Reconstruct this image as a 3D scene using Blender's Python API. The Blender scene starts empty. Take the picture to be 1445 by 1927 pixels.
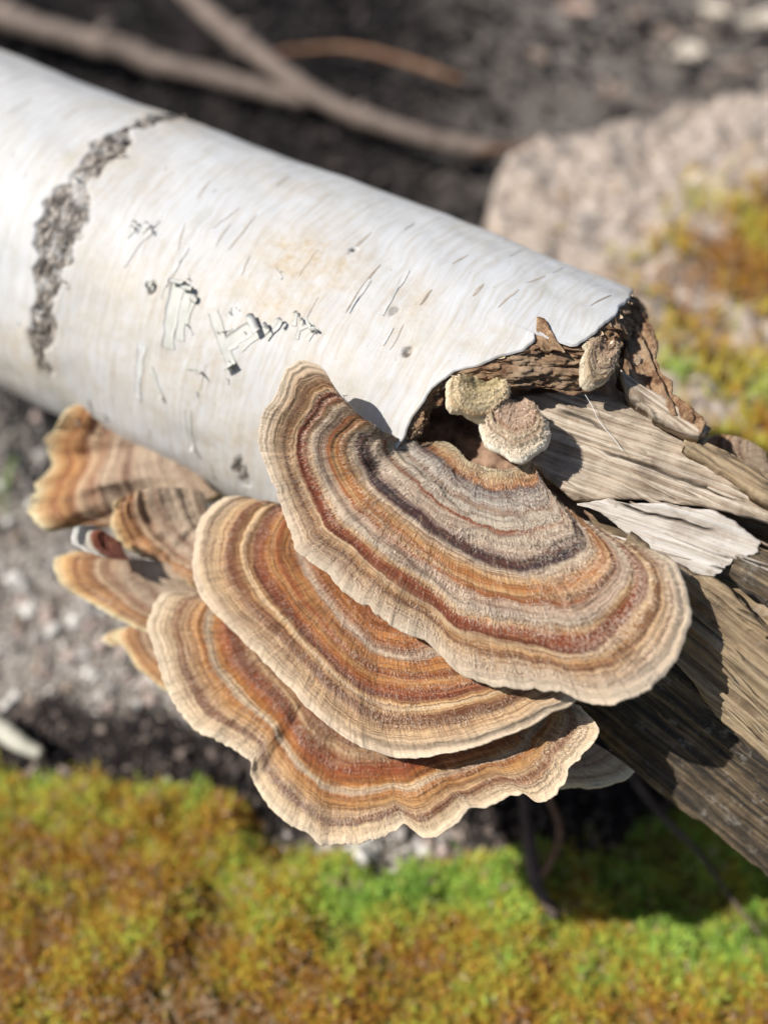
import bpy, math, random
import numpy as np
from mathutils import Vector
random.seed(7); rng = np.random.default_rng(7)
scene = bpy.context.scene
col = scene.collection

# ------------------------------------------------------------------ camera, sky, sun, exposure
W, HH, F = 1445.0, 1927.0, 1800.0            # photograph size and focal length in its pixels
PIT = math.radians(55.0)                     # camera looks 55 degrees below the horizon
GROUND = -32.0                               # ground below the camera, cm
S = 0.01                                     # lengths below are in cm
CAMZ = -GROUND
cd = bpy.data.cameras.new('camera'); cam = bpy.data.objects.new('camera', cd); col.objects.link(cam)
cam.location = (0, 0, CAMZ * S); cam.rotation_euler = (math.pi / 2 - PIT, 0, 0)
cd.sensor_fit = 'VERTICAL'; cd.sensor_height = 36; cd.lens = F / HH * 36
cd.clip_start = 0.01; cd.clip_end = 400
cd.dof.use_dof = True; cd.dof.focus_distance = 0.219; cd.dof.aperture_fstop = 4.3
scene.camera = cam

SUN = Vector((-0.67, 0.0, 0.74)).normalized()      # towards the sun
wd = bpy.data.worlds.new('World'); scene.world = wd; wd.use_nodes = True
wn = wd.node_tree
sky = wn.nodes.new('ShaderNodeTexSky'); sky.sky_type = 'NISHITA'; sky.sun_disc = False
sky.sun_elevation = math.asin(SUN.z); sky.sun_rotation = math.atan2(SUN.x, SUN.y)
bg = wn.nodes['Background']; bg.inputs['Strength'].default_value = 0.072
wn.links.new(sky.outputs[0], bg.inputs['Color'])
sd = bpy.data.lights.new('sun', 'SUN'); sd.energy = 5.0; sd.angle = math.radians(0.5); sd.color = (1, 0.965, 0.91)
sun = bpy.data.objects.new('sun', sd); col.objects.link(sun)
sun.rotation_euler = SUN.to_track_quat('Z', 'Y').to_euler(); sun.location = (-1, 1, 3)
scene.view_settings.view_transform = 'Standard'; scene.view_settings.look = 'None'
scene.view_settings.exposure = 0.38; scene.view_settings.gamma = 1
scene.render.engine = 'CYCLES'

# ------------------------------------------------------------------ numpy noise
def _h(a, b, c, seed):
    with np.errstate(over='ignore'):
        h = (a.astype(np.int64) * 374761393 + b.astype(np.int64) * 668265263 + c.astype(np.int64) * 1274126177 + seed * 974634777)
        h = (h ^ (h >> 13)) * 1103515245
        h = h ^ (h >> 16)
    return (h & 0xffff) / 65535.0
def vn(x, y, z=0.0, seed=0):
    x, y, z = np.broadcast_arrays(np.asarray(x, float), np.asarray(y, float), np.asarray(z, float))
    xi, yi, zi = np.floor(x), np.floor(y), np.floor(z)
    fx, fy, fz = x - xi, y - yi, z - zi
    fx = fx * fx * (3 - 2 * fx); fy = fy * fy * (3 - 2 * fy); fz = fz * fz * (3 - 2 * fz)
    r = 0
    for dz in (0, 1):
        for dy in (0, 1):
            for dx in (0, 1):
                w = (fx if dx else 1 - fx) * (fy if dy else 1 - fy) * (fz if dz else 1 - fz)
                r = r + w * _h(xi + dx, yi + dy, zi + dz, seed)
    return r * 2 - 1
def fbm(x, y, z=0.0, seed=0, o=4, g=0.5):
    r, a, f = 0, 1.0, 1.0
    for i in range(o):
        r = r + a * vn(np.asarray(x) * f, np.asarray(y) * f, np.asarray(z) * f, seed + i * 17); a *= g; f *= 2.03
    return r
def sstep(a, b, x):
    t = np.clip((np.asarray(x, float) - a) / (b - a), 0, 1); return t * t * (3 - 2 * t)

# ------------------------------------------------------------------ pixels to rays (cm, camera at the origin)
BAS = np.array([[1, 0, 0], [0, math.sin(PIT), math.cos(PIT)], [0, -math.cos(PIT), math.sin(PIT)]])
def ray(p):
    p = np.asarray(p, float)
    v = np.stack([p[..., 0] - W / 2, HH / 2 - p[..., 1], np.full(p.shape[:-1], -F)], -1)
    return (v / np.linalg.norm(v, axis=-1, keepdims=True)) @ BAS
def project(X):
    c = X @ BAS.T
    return np.stack([W / 2 - F * c[..., 0] / c[..., 2], HH / 2 + F * c[..., 1] / c[..., 2]], -1)
UPV = np.array([0, 0, 1.0])
AX = np.array([0.8558719, -0.51718786, 0]); NF = np.array([-0.51718786, -0.8558719, 0])   # log axis, its horizontal front side
P0 = np.array([0, 18.837, -20.6256]); R = 5.0
def on_plane(p, P, n):
    r = ray(p); return r * ((P @ n) / (r @ n))[..., None]
def on_ground(p, z=0.0): return on_plane(p, np.array([0, 0, GROUND + z]), UPV)
def rad(th): return math.cos(math.radians(th)) * UPV + math.sin(math.radians(th)) * NF
def on_tan(p, th, r, tilt=0.0):               # plane touching the log at angle th, radius r
    return on_plane(p, P0 + r * rad(th), rad(th + tilt))
def on_log(p, r=R):
    d = ray(p); o = -P0
    dp = d - (d @ AX)[..., None] * AX; op = o - (o @ AX) * AX
    a = (dp * dp).sum(-1); b = 2 * (dp @ op); c = op @ op - r * r
    D = np.maximum(b * b - 4 * a * c, 0); t = (-b - np.sqrt(D)) / (2 * a)
    return d * t[..., None]
def log_st(X):
    d = X - P0; return d @ AX, np.degrees(np.arctan2(d @ NF, d @ UPV))
def log_pt(s, th, r):
    s, th, r = np.broadcast_arrays(s, th, r); t = np.radians(th)
    return P0 + s[..., None] * AX + r[..., None] * (np.cos(t)[..., None] * UPV + np.sin(t)[..., None] * NF)
OFF = np.array([0, 0, CAMZ])

# ------------------------------------------------------------------ scene helpers
def tag(o, label=None, cat=None, group=None, kind=None):
    for k, v in (('label', label), ('category', cat), ('group', group), ('kind', kind)):
        if v: o[k] = v
    return o
def empty(name, X):
    o = bpy.data.objects.new(name, None); o.empty_display_size = 0.01
    o.location = Vector((np.asarray(X) + OFF) * S); col.objects.link(o); return o
def mesh(name, V, faces, mat, parent=None, attrs=None, smooth=True, world=True):
    """V in cm in camera-origin space; faces: list of (n,k) arrays"""
    V = np.asarray(V, float).reshape(-1, 3)
    V = (V + OFF) * S if world else V * S
    me = bpy.data.meshes.new(name)
    if not isinstance(faces, (list, tuple)): faces = [faces]
    faces = [np.asarray(f, np.int32) for f in faces if len(f)]
    loops = np.concatenate([f.ravel() for f in faces])
    tot = np.concatenate([np.full(len(f), f.shape[1], np.int32) for f in faces])
    start = np.concatenate([[0], np.cumsum(tot)[:-1]]).astype(np.int32)
    o = bpy.data.objects.new(name, me); col.objects.link(o)
    if parent is not None:
        o.parent = parent
        if world: V = V - np.array(parent_world(parent))
    me.vertices.add(len(V)); me.vertices.foreach_set('co', V.astype(np.float32).ravel())
    me.loops.add(len(loops)); me.loops.foreach_set('vertex_index', loops)
    me.polygons.add(len(tot)); me.polygons.foreach_set('loop_start', start)
    me.polygons.foreach_set('use_smooth', np.full(len(tot), smooth))
    me.update(calc_edges=True)
    for k, v in (attrs or {}).items():
        a = me.attributes.new(k, 'FLOAT', 'POINT'); a.data.foreach_set('value', np.asarray(v, np.float32).ravel())
    if mat: me.materials.append(mat)
    return o
def parent_world(p):
    v = Vector((0, 0, 0))
    while p is not None: v = v + p.location; p = p.parent
    return v
def grid_faces(nu, nv, off=0, wrap=False):
    i, j = np.meshgrid(np.arange(nu if wrap else nu - 1), np.arange(nv - 1), indexing='ij')
    i2 = (i + 1) % nu
    return (np.stack([i * nv + j, i2 * nv + j, i2 * nv + j + 1, i * nv + j + 1], -1).reshape(-1, 4) + off)
def spline(pts, n, closed=False):
    """smooth curve through rows of pts, even in arc length of the last two columns"""
    P = np.asarray(pts, float); m = len(P)
    d = np.linalg.norm(np.diff(P[:, -2:], axis=0), axis=1) + 1e-6
    k = np.concatenate([[0], np.cumsum(d)])
    T = np.zeros_like(P); T[1:-1] = (P[2:] - P[:-2]) / (k[2:] - k[:-2])[:, None]
    T[0] = (P[1] - P[0]) / d[0]; T[-1] = (P[-1] - P[-2]) / d[-1]
    u = np.linspace(0, k[-1], n); i = np.clip(np.searchsorted(k, u, 'right') - 1, 0, m - 2)
    h = d[i]; x = ((u - k[i]) / h)[:, None]; h = h[:, None]
    return ((2 * x**3 - 3 * x**2 + 1) * P[i] + (x**3 - 2 * x**2 + x) * h * T[i] + (-2 * x**3 + 3 * x**2) * P[i + 1] + (x**3 - x**2) * h * T[i + 1])
def tube(path, radii, seg=10, seed=0, rough=0.0):
    P = np.asarray(path, float); n = len(P); T = np.gradient(P, axis=0); T /= np.linalg.norm(T, axis=1, keepdims=True)
    ref = np.array([0.13, 0.2, 0.97]); U = np.cross(T, ref); U /= np.linalg.norm(U, axis=1, keepdims=True); Vv = np.cross(T, U)
    a = np.linspace(0, 2 * math.pi, seg, endpoint=False); r = np.broadcast_to(np.asarray(radii, float), (n,))
    rr = r[:, None] * (1 + rough * fbm(np.cos(a)[None] * 1.5 + 5, np.sin(a)[None] * 1.5, np.arange(n)[:, None] * 0.35, seed, 3))
    V = P[:, None] + rr[..., None] * (np.cos(a)[None, :, None] * U[:, None] + np.sin(a)[None, :, None] * Vv[:, None])
    V = V.reshape(-1, 3); i, j = np.meshgrid(np.arange(n - 1), np.arange(seg), indexing='ij'); j2 = (j + 1) % seg
    f = np.stack([i * seg + j, i * seg + j2, (i + 1) * seg + j2, (i + 1) * seg + j], -1).reshape(-1, 4)
    V = np.concatenate([V, P[:1], P[-1:]]); k = np.arange(seg); k2 = (k + 1) % seg; e0, e1 = n * seg, n * seg + 1
    tri = np.concatenate([np.stack([np.full(seg, e0), k2, k], -1), np.stack([np.full(seg, e1), (n - 1) * seg + k, (n - 1) * seg + k2], -1)])
    return V, [f, tri]

# ------------------------------------------------------------------ material helpers
class M:
    def __init__(s, name, rough=0.8, spec=0.3):
        s.m = bpy.data.materials.new(name); s.m.use_nodes = True; s.t = s.m.node_tree; s.b = s.t.nodes['Principled BSDF']
        s.b.inputs['Roughness'].default_value = rough; s.b.inputs['Specular IOR Level'].default_value = spec
    def n(s, typ, **k):
        x = s.t.nodes.new('ShaderNode' + typ)
        for a, v in k.items(): setattr(x, a, v)
        return x
    def link(s, a, b): s.t.links.new(a, b)
    def attr(s, name): x = s.n('Attribute'); x.attribute_name = name; return x.outputs['Fac']
    def math(s, op, a, b=None, c=None, clamp=False):
        x = s.n('Math', operation=op, use_clamp=clamp)
        for i, v in enumerate((a, b, c)):
            if v is None: continue
            if isinstance(v, (int, float)): x.inputs[i].default_value = v
            else: s.link(v, x.inputs[i])
        return x.outputs[0]
    def vec(s, x=0, y=0, z=0):
        c = s.n('CombineXYZ')
        for i, v in enumerate((x, y, z)):
            if isinstance(v, (int, float)): c.inputs[i].default_value = v
            else: s.link(v, c.inputs[i])
        return c.outputs[0]
    def pos(s): return s.n('TexCoord').outputs['Object']
    def noise(s, v, scale=1, detail=4, rough=0.6, dist=0):
        x = s.n('TexNoise'); s.link(v, x.inputs['Vector'])
        for k, q in (('Scale', scale), ('Detail', detail), ('Roughness', rough), ('Distortion', dist)): x.inputs[k].default_value = q
        return x.outputs['Fac']
    def ramp(s, f, stops, interp='LINEAR'):
        x = s.n('ValToRGB'); s.link(f, x.inputs[0]); e = x.color_ramp.elements; x.color_ramp.interpolation = interp
        for i, (p, c) in enumerate(stops):
            if i < 2: q = e[i]; q.position = p
            else: q = e.new(p)
        for q, (p, c) in zip(sorted(e, key=lambda z: z.position), stops):
            q.color = (*c, 1) if len(c) == 3 else c
        return x.outputs['Color']
    def maprange(s, v, a, b, c=0, d=1):
        x = s.n('MapRange'); s.link(v, x.inputs[0])
        for i, q in enumerate((a, b, c, d)): x.inputs[i + 1].default_value = q
        return x.outputs[0]
    def mix(s, f, a, b, mode='MIX'):
        x = s.n('Mix', data_type='RGBA', blend_type=mode)
        for k, v in ((0, f), (6, a), (7, b)):
            if isinstance(v, (int, float)): x.inputs[k].default_value = v
            elif isinstance(v, tuple): x.inputs[k].default_value = (*v, 1)
            else: s.link(v, x.inputs[k])
        return x.outputs[2]
    def color(s, c):
        if isinstance(c, tuple): s.b.inputs['Base Color'].default_value = (*c, 1)
        else: s.link(c, s.b.inputs['Base Color'])
    def bump(s, h, strength=0.5, dist=0.0002):
        x = s.n('Bump'); x.inputs['Strength'].default_value = strength; x.inputs['Distance'].default_value = dist
        s.link(h, x.inputs['Height']); s.link(x.outputs[0], s.b.inputs['Normal'])
def srgb(r, g, b):
    f = lambda c: (c / 255 / 12.92) if c / 255 <= 0.04045 else ((c / 255 + 0.055) / 1.055) ** 2.4
    return (f(r), f(g), f(b))
def simple(name, c1, c2, scale, rough=0.85, bump=0.0, bscale=None, bd=0.0003, detail=5):
    m = M(name, rough); n = m.noise(m.pos(), scale, detail)
    m.color(m.ramp(n, [(0.3, c1), (0.7, c2)]))
    if bump: m.bump(m.noise(m.pos(), bscale or scale * 3, 4), bump, bd)
    return m.m

# bark: white paper with tan stains (attribute stain), rough dark scar (attribute scar)
def bark_material():
    m = M('birch_bark', 0.62, 0.3)
    s, a = m.attr('bs'), m.attr('ba')                       # cm along the log, cm round it
    wob = m.math('MULTIPLY', m.noise(m.vec(s, a, 0), 0.6, 2), 0.5)
    s2 = m.math('ADD', s, wob)
    streak = m.noise(m.vec(m.math('MULTIPLY', s2, 7.0), m.math('MULTIPLY', a, 0.55), 0), 1, 5, 0.62)
    fine = m.noise(m.vec(m.math('MULTIPLY', s2, 30.0), m.math('MULTIPLY', a, 2.5), 3), 1, 4, 0.65)
    big = m.noise(m.vec(s, a, 7), 0.45, 4, 0.6)
    c = m.ramp(streak, [(0.3, (0.41, 0.375, 0.325)), (0.41, (0.455, 0.437, 0.412)), (0.54, (0.495, 0.492, 0.49)), (0.75, (0.52, 0.527, 0.535))])
    c = m.mix(m.maprange(big, 0.54, 0.74, 0, 0.5), c, (0.47, 0.415, 0.325))
    alg = m.noise(m.vec(s, a, 17), 0.8, 6, 0.7)
    c = m.mix(m.maprange(alg, 0.56, 0.72, 0, 0.5), c, (0.36, 0.35, 0.29))
    c = m.mix(m.maprange(fine, 0.62, 0.74, 0, 0.45), c, (0.50, 0.43, 0.34))
    st = m.math('MULTIPLY', m.attr('stain'), m.maprange(m.noise(m.vec(s, a, 1), 2.2, 6, 0.7), 0.3, 0.62))
    stc = m.ramp(m.noise(m.vec(s, a, 5), 5, 5, 0.7), [(0.3, (0.35, 0.26, 0.165)), (0.5, (0.45, 0.365, 0.26)), (0.7, (0.51, 0.45, 0.36))])
    c = m.mix(st, c, stc)
    spk = m.noise(m.vec(s, a, 9), 9, 3, 0.6)
    c = m.mix(m.maprange(spk, 0.69, 0.74, 0, 0.75), c, (0.22, 0.17, 0.12))
    scn = m.noise(m.vec(m.math('MULTIPLY', s, 1.5), m.math('MULTIPLY', a, 0.7), 2), 4, 7, 0.75, 0.4)
    scc = m.ramp(scn, [(0.36, (0.014, 0.012, 0.010)), (0.48, (0.075, 0.06, 0.05)), (0.57, (0.24, 0.205, 0.17)), (0.68, (0.52, 0.46, 0.39))])
    c = m.mix(m.math('MULTIPLY', m.attr('scar'), m.maprange(m.noise(m.vec(s, a, 21), 2.4, 5, 0.7), 0.38, 0.5, 0.45, 1)), c, scc)
    m.color(c)
    h = m.math('ADD', m.math('MULTIPLY', streak, 1.0), m.math('MULTIPLY', fine, 0.45))
    h = m.math('ADD', h, m.math('MULTIPLY', m.math('MULTIPLY', m.attr('scar'), scn), 3))
    m.bump(h, 0.32, 0.0004)
    return m.m
MAT = {}
MAT['bark'] = bark_material()
def paper(name, a, b, k):                     # thin papery bark lets light through
    m = M(name, 0.55); c = m.ramp(m.noise(m.pos(), 300, 4), [(0.3, a), (0.7, b)]); m.color(c)
    tr = m.n('BsdfTranslucent'); m.link(c, tr.inputs['Color']); mx = m.n('MixShader'); mx.inputs[0].default_value = k
    m.link(m.b.outputs[0], mx.inputs[1]); m.link(tr.outputs[0], mx.inputs[2]); m.link(mx.outputs[0], m.t.nodes['Material Output'].inputs['Surface']); return m.m
MAT['curl'] = paper('peeling_bark', (0.45, 0.437, 0.385), (0.53, 0.525, 0.49), 0.06)
MAT['flake'] = paper('bark_flake', (0.49, 0.475, 0.44), (0.57, 0.565, 0.55), 0.05)
MAT['layer'] = simple('tan_bark_layer', (0.30, 0.19, 0.11), (0.52, 0.42, 0.29), 260, 0.8)
MAT['lent'] = simple('lenticel', (0.30, 0.25, 0.20), (0.42, 0.38, 0.33), 500, 0.8)
MAT['lent2'] = simple('lenticel_dark', (0.16, 0.12, 0.09), (0.36, 0.30, 0.24), 500, 0.8)

def inner_material():
    m = M('inner_bark', 0.9, 0.15); p = m.pos()
    lay = m.noise(m.vec(m.math('MULTIPLY', m.attr('fu'), 2.6), m.math('MULTIPLY', m.attr('fv'), 4), 0), 1, 7, 0.8, 0.3)
    g = m.noise(p, 420, 6, 0.7); b = m.noise(p, 90, 4)
    c = m.ramp(lay, [(0.28, (0.05, 0.026, 0.015)), (0.42, (0.17, 0.085, 0.045)), (0.55, (0.38, 0.24, 0.135)), (0.72, (0.58, 0.44, 0.29))])
    c = m.mix(m.maprange(b, 0.45, 0.7, 0, 0.8), c, (0.40, 0.30, 0.20))
    c = m.mix(m.maprange(g, 0.35, 0.65, 0.35, 0), c, (0.06, 0.03, 0.02))
    m.color(c); m.bump(m.math('ADD', lay, g), 0.9, 0.0009); return m.m
MAT['inner'] = inner_material()

def wood_material(name, stops, dark=(0.04, 0.035, 0.03), dk=0.35, freq=9.0, seed=0.0):
    m = M(name, 0.8, 0.25); fu, fv = m.attr('fu'), m.attr('fv')
    w = m.math('MULTIPLY', m.math('SUBTRACT', m.noise(m.vec(m.math('MULTIPLY', fu, 0.25), fv, seed + 4), 0.8, 3), 0.5), 0.22)
    v2 = m.math('ADD', fv, w)
    g1 = m.noise(m.vec(m.math('MULTIPLY', fu, 0.16), m.math('MULTIPLY', v2, freq * 0.5), seed), 1, 6, 0.7)
    g2 = m.noise(m.vec(m.math('MULTIPLY', fu, 0.9), m.math('MULTIPLY', v2, freq * 4), seed + 2), 1, 4, 0.7)
    g3 = m.noise(m.vec(fu, fv, seed + 8), 1.3, 5, 0.65)
    c = m.ramp(m.math('ADD', m.math('MULTIPLY', g1, 0.75), m.math('MULTIPLY', g2, 0.25)), stops)
    c = m.mix(m.maprange(g2, 0.54, 0.66, 0, 0.6), c, dark)
    c = m.mix(m.maprange(m.math('ADD', m.math('MULTIPLY', g3, 0.5), m.math('MULTIPLY', g1, 0.5)), 0.62 - dk, 0.40 - dk * 0.4, 0, 0.85), c, dark)
    c = m.mix(m.math('MULTIPLY', m.attr('crk'), 0.85), c, (0.03, 0.024, 0.02))
    rot = m.noise(m.vec(fu, fv, seed + 12), 2.2, 7, 0.75)
    c = m.mix(m.maprange(rot, 0.56, 0.68, 0, 0.55), c, m.mix(0.5, c, (0.62, 0.56, 0.47)))
    c = m.mix(m.maprange(rot, 0.42, 0.33, 0, 0.5), c, (0.16, 0.10, 0.06))
    m.color(c)
    m.bump(m.math('ADD', m.math('MULTIPLY', g1, 0.6), m.math('MULTIPLY', g2, 0.7)), 0.7, 0.0006); return m.m
MAT['wood_grey'] = wood_material('weathered_wood', [(0.3, (0.20, 0.14, 0.09)), (0.42, (0.36, 0.27, 0.19)), (0.52, (0.50, 0.41, 0.31)), (0.62, (0.58, 0.51, 0.42)), (0.75, (0.64, 0.59, 0.52))], (0.11, 0.075, 0.05), 0.07, 15)
MAT['wood_white'] = wood_material('bleached_wood', [(0.3, (0.42, 0.34, 0.25)), (0.45, (0.50, 0.44, 0.37)), (0.58, (0.60, 0.56, 0.51)), (0.75, (0.64, 0.62, 0.59))], (0.26, 0.20, 0.15), 0.12, 18, 3.1)
MAT['wood_brown'] = wood_material('olive_wood', [(0.3, (0.13, 0.085, 0.045)), (0.45, (0.27, 0.19, 0.11)), (0.58, (0.38, 0.29, 0.18)), (0.74, (0.52, 0.43, 0.29))], (0.07, 0.05, 0.035), 0.09, 12, 6.3)
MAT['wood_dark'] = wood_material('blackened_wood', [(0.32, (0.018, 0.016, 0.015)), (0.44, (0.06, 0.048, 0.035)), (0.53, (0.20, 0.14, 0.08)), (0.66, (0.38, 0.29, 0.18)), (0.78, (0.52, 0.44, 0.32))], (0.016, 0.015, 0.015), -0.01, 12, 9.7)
MAT['cavity'] = simple('rotten_wood', (0.055, 0.026, 0.016), (0.42, 0.27, 0.18), 230, 0.95, 0.8, 500, 0.001, 7)

# bracket caps: zones from attribute t (0 at the attachment, 1 at the margin), u = cm round the margin
def cap_material(name, stops, warp=0.02, fuzz=0.0, fine=0.35, mott=0.5, seed=0.0, zs=0.75, fz=(0.84, 0.72, 0.56)):
    m = M(name, 0.6, 0.35); t, u = m.attr('t'), m.attr('u')
    w1 = m.math('MULTIPLY', m.math('SUBTRACT', m.noise(m.vec(m.math('MULTIPLY', u, 0.42), m.math('MULTIPLY', t, 4), seed), 1, 3), 0.5), warp * 4.0)
    w2 = m.math('MULTIPLY', m.math('SUBTRACT', m.noise(m.vec(m.math('MULTIPLY', u, 7.0), m.math('MULTIPLY', t, 5), seed + 3), 1, 4, 0.7), 0.5), warp * 1.1)
    tt = m.math('ADD', m.math('ADD', t, w1), w2)
    c = m.ramp(tt, stops)
    rimless = m.maprange(t, 0.97, 0.90, 0.15, 1)
    ln = m.noise(m.vec(m.math('MULTIPLY', u, 0.22), m.math('MULTIPLY', tt, 105), seed + 5), 1, 3, 0.75)
    zone = m.noise(m.vec(m.math('MULTIPLY', u, 0.42), m.math('MULTIPLY', tt, 13), seed + 15), 1, 4, 0.65)
    c = m.mix(m.math('MULTIPLY', m.maprange(zone, 0.50, 0.66, 0, zs), rimless), c, m.mix(0.7, c, (0.15, 0.04, 0.015)))
    c = m.mix(m.maprange(zone, 0.46, 0.30, 0, 0.55), c, m.mix(0.5, c, (0.62, 0.41, 0.21)))
    c = m.mix(m.math('MULTIPLY', m.maprange(ln, 0.49, 0.57, 0, fine * 1.8), rimless), c, m.mix(0.65, c, (0.17, 0.055, 0.018)))
    c = m.mix(m.maprange(ln, 0.48, 0.34, 0, fine * 1.2), c, m.mix(0.42, c, (0.68, 0.46, 0.25)))
    rd = m.noise(m.vec(m.math('MULTIPLY', u, 15), m.math('MULTIPLY', t, 5), seed + 6), 1, 5, 0.8)
    c = m.mix(m.maprange(rd, 0.53, 0.66, 0, 0.6), c, m.mix(0.42, c, (0.84, 0.64, 0.42)))
    c = m.mix(m.math('MULTIPLY', m.maprange(rd, 0.49, 0.36, 0, min(0.6, zs)), rimless), c, m.mix(0.65, c, (0.07, 0.03, 0.015)))
    mo = m.noise(m.vec(m.math('MULTIPLY', u, 2.8), m.math('MULTIPLY', t, 15), seed + 7), 1, 6, 0.75)
    c = m.mix(m.maprange(mo, 0.56, 0.64, 0, mott), c, m.mix(0.45, c, (0.78, 0.61, 0.41)))
    c = m.mix(m.math('MULTIPLY', m.maprange(mo, 0.42, 0.34, 0, mott), rimless), c, m.mix(0.6, c, (0.10, 0.04, 0.025)))
    gm = m.n('Gamma'); gm.inputs[1].default_value = 1.12; m.link(c, gm.inputs[0]); c = gm.outputs[0]
    if fuzz: c = m.mix(fuzz, c, fz)
    m.color(c)
    if not fuzz:
        m.b.inputs['Sheen Weight'].default_value = 0.06; m.b.inputs['Sheen Roughness'].default_value = 0.4
        m.bump(m.math('ADD', m.math('ADD', m.math('MULTIPLY', ln, 0.9), rd), mo), 0.9, 0.0007)
    else: m.b.inputs['Roughness'].default_value = 0.45
    return m.m
CREAM, TAN, ORG = (0.76, 0.58, 0.37), (0.58, 0.34, 0.15), (0.48, 0.175, 0.035)
RED, DRED, PUR, SIL = (0.30, 0.066, 0.018), (0.17, 0.036, 0.014), (0.030, 0.023, 0.040), (0.62, 0.51, 0.39)
PINK, GREY, WHT, BRN = (0.55, 0.39, 0.28), (0.56, 0.47, 0.37), (0.80, 0.68, 0.52), (0.27, 0.115, 0.05)
Z1 = [(0.0, (0.70, 0.62, 0.43)), (0.045, (0.64, 0.42, 0.22)), (0.08, (0.50, 0.22, 0.085)), (0.10, (0.19, 0.165, 0.165)), (0.125, (0.42, 0.39, 0.36)), (0.17, (0.60, 0.55, 0.48)), (0.20, (0.34, 0.23, 0.17)), (0.22, (0.60, 0.54, 0.45)), (0.272, (0.62, 0.54, 0.43)), (0.285, RED), (0.30, (0.60, 0.49, 0.38)), (0.37, (0.58, 0.47, 0.37)), (0.39, (0.22, 0.15, 0.14)), (0.402, PUR), (0.442, PUR), (0.46, SIL), (0.51, TAN), (0.545, ORG), (0.575, (0.62, 0.38, 0.18)), (0.602, (0.38, 0.11, 0.02)), (0.62, PINK), (0.68, GREY), (0.715, (0.58, 0.36, 0.18)), (0.74, RED), (0.792, DRED), (0.805, (0.68, 0.50, 0.31)), (0.838, (0.50, 0.29, 0.13)), (0.862, (0.20, 0.085, 0.04)), (0.88, (0.54, 0.37, 0.22)), (0.935, (0.60, 0.47, 0.34)), (1.0, (0.70, 0.585, 0.45))]
Z2 = [(0.0, (0.22, 0.06, 0.015)), (0.30, (0.36, 0.105, 0.022)), (0.37, (0.52, 0.20, 0.045)), (0.41, (0.40, 0.125, 0.025)), (0.45, PINK), (0.475, SIL), (0.50, (0.50, 0.20, 0.05)), (0.55, (0.56, 0.27, 0.085)), (0.585, (0.34, 0.085, 0.02)), (0.62, (0.60, 0.32, 0.12)), (0.65, (0.46, 0.16, 0.03)), (0.685, RED), (0.715, DRED), (0.735, (0.58, 0.34, 0.15)), (0.755, CREAM), (0.78, (0.62, 0.38, 0.18)), (0.80, BRN), (0.83, (0.21, 0.09, 0.045)), (0.86, (0.54, 0.34, 0.19)), (0.885, (0.66, 0.46, 0.26)), (0.94, (0.64, 0.48, 0.32)), (1.0, (0.74, 0.61, 0.46))]
Z3 = [(0.0, (0.22, 0.09, 0.03)), (0.34, (0.28, 0.10, 0.03)), (0.45, BRN), (0.50, (0.56, 0.37, 0.20)), (0.54, (0.28, 0.085, 0.022)), (0.59, RED), (0.64, (0.42, 0.13, 0.025)), (0.68, (0.54, 0.24, 0.06)), (0.70, CREAM), (0.72, (0.70, 0.56, 0.40)), (0.74, (0.50, 0.20, 0.045)), (0.775, (0.60, 0.32, 0.12)), (0.80, TAN), (0.84, (0.64, 0.43, 0.25)), (0.865, (0.23, 0.11, 0.06)), (0.89, (0.34, 0.18, 0.10)), (0.905, (0.70, 0.52, 0.32)), (1.0, (0.82, 0.68, 0.50))]
ZL = [(0.0, (0.500, 0.386, 0.282)), (0.3, (0.675, 0.545, 0.409)), (0.45, (0.400, 0.279, 0.197)), (0.55, (0.700, 0.559, 0.409)), (0.63, (0.375, 0.213, 0.127)), (0.70, (0.700, 0.519, 0.338)), (0.76, (0.375, 0.160, 0.063)), (0.83, (0.625, 0.346, 0.141)), (0.87, (0.425, 0.173, 0.063)), (0.92, (0.700, 0.412, 0.169)), (0.96, (0.775, 0.532, 0.282)), (1.0, (0.840, 0.718, 0.451))]
ZP = [(0.0, (0.56, 0.38, 0.27)), (0.3, (0.66, 0.49, 0.36)), (0.44, (0.50, 0.30, 0.20)), (0.52, (0.72, 0.57, 0.41)), (0.66, (0.74, 0.60, 0.43)), (0.71, (0.54, 0.38, 0.26)), (0.77, (0.80, 0.69, 0.53)), (1.0, (0.86, 0.78, 0.64))]
ZK = [(0.0, (0.52, 0.34, 0.23)), (0.25, (0.60, 0.42, 0.29)), (0.42, (0.68, 0.52, 0.35)), (0.54, (0.54, 0.36, 0.24)), (0.62, (0.72, 0.58, 0.42)), (0.76, (0.72, 0.56, 0.36)), (0.82, (0.62, 0.44, 0.28)), (0.90, (0.80, 0.66, 0.46)), (1.0, (0.84, 0.73, 0.55))]
ZY = [(0.0, (0.66, 0.53, 0.27)), (0.5, (0.80, 0.66, 0.40)), (0.76, (0.80, 0.66, 0.41)), (0.84, (0.64, 0.41, 0.18)), (0.92, (0.82, 0.65, 0.42)), (1.0, (0.84, 0.72, 0.52))]
ZW = [(0.0, (0.16, 0.04, 0.02)), (0.5, (0.24, 0.06, 0.03)), (0.66, (0.28, 0.08, 0.04)), (0.74, (0.78, 0.73, 0.62)), (1.0, (0.84, 0.82, 0.76))]
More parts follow.
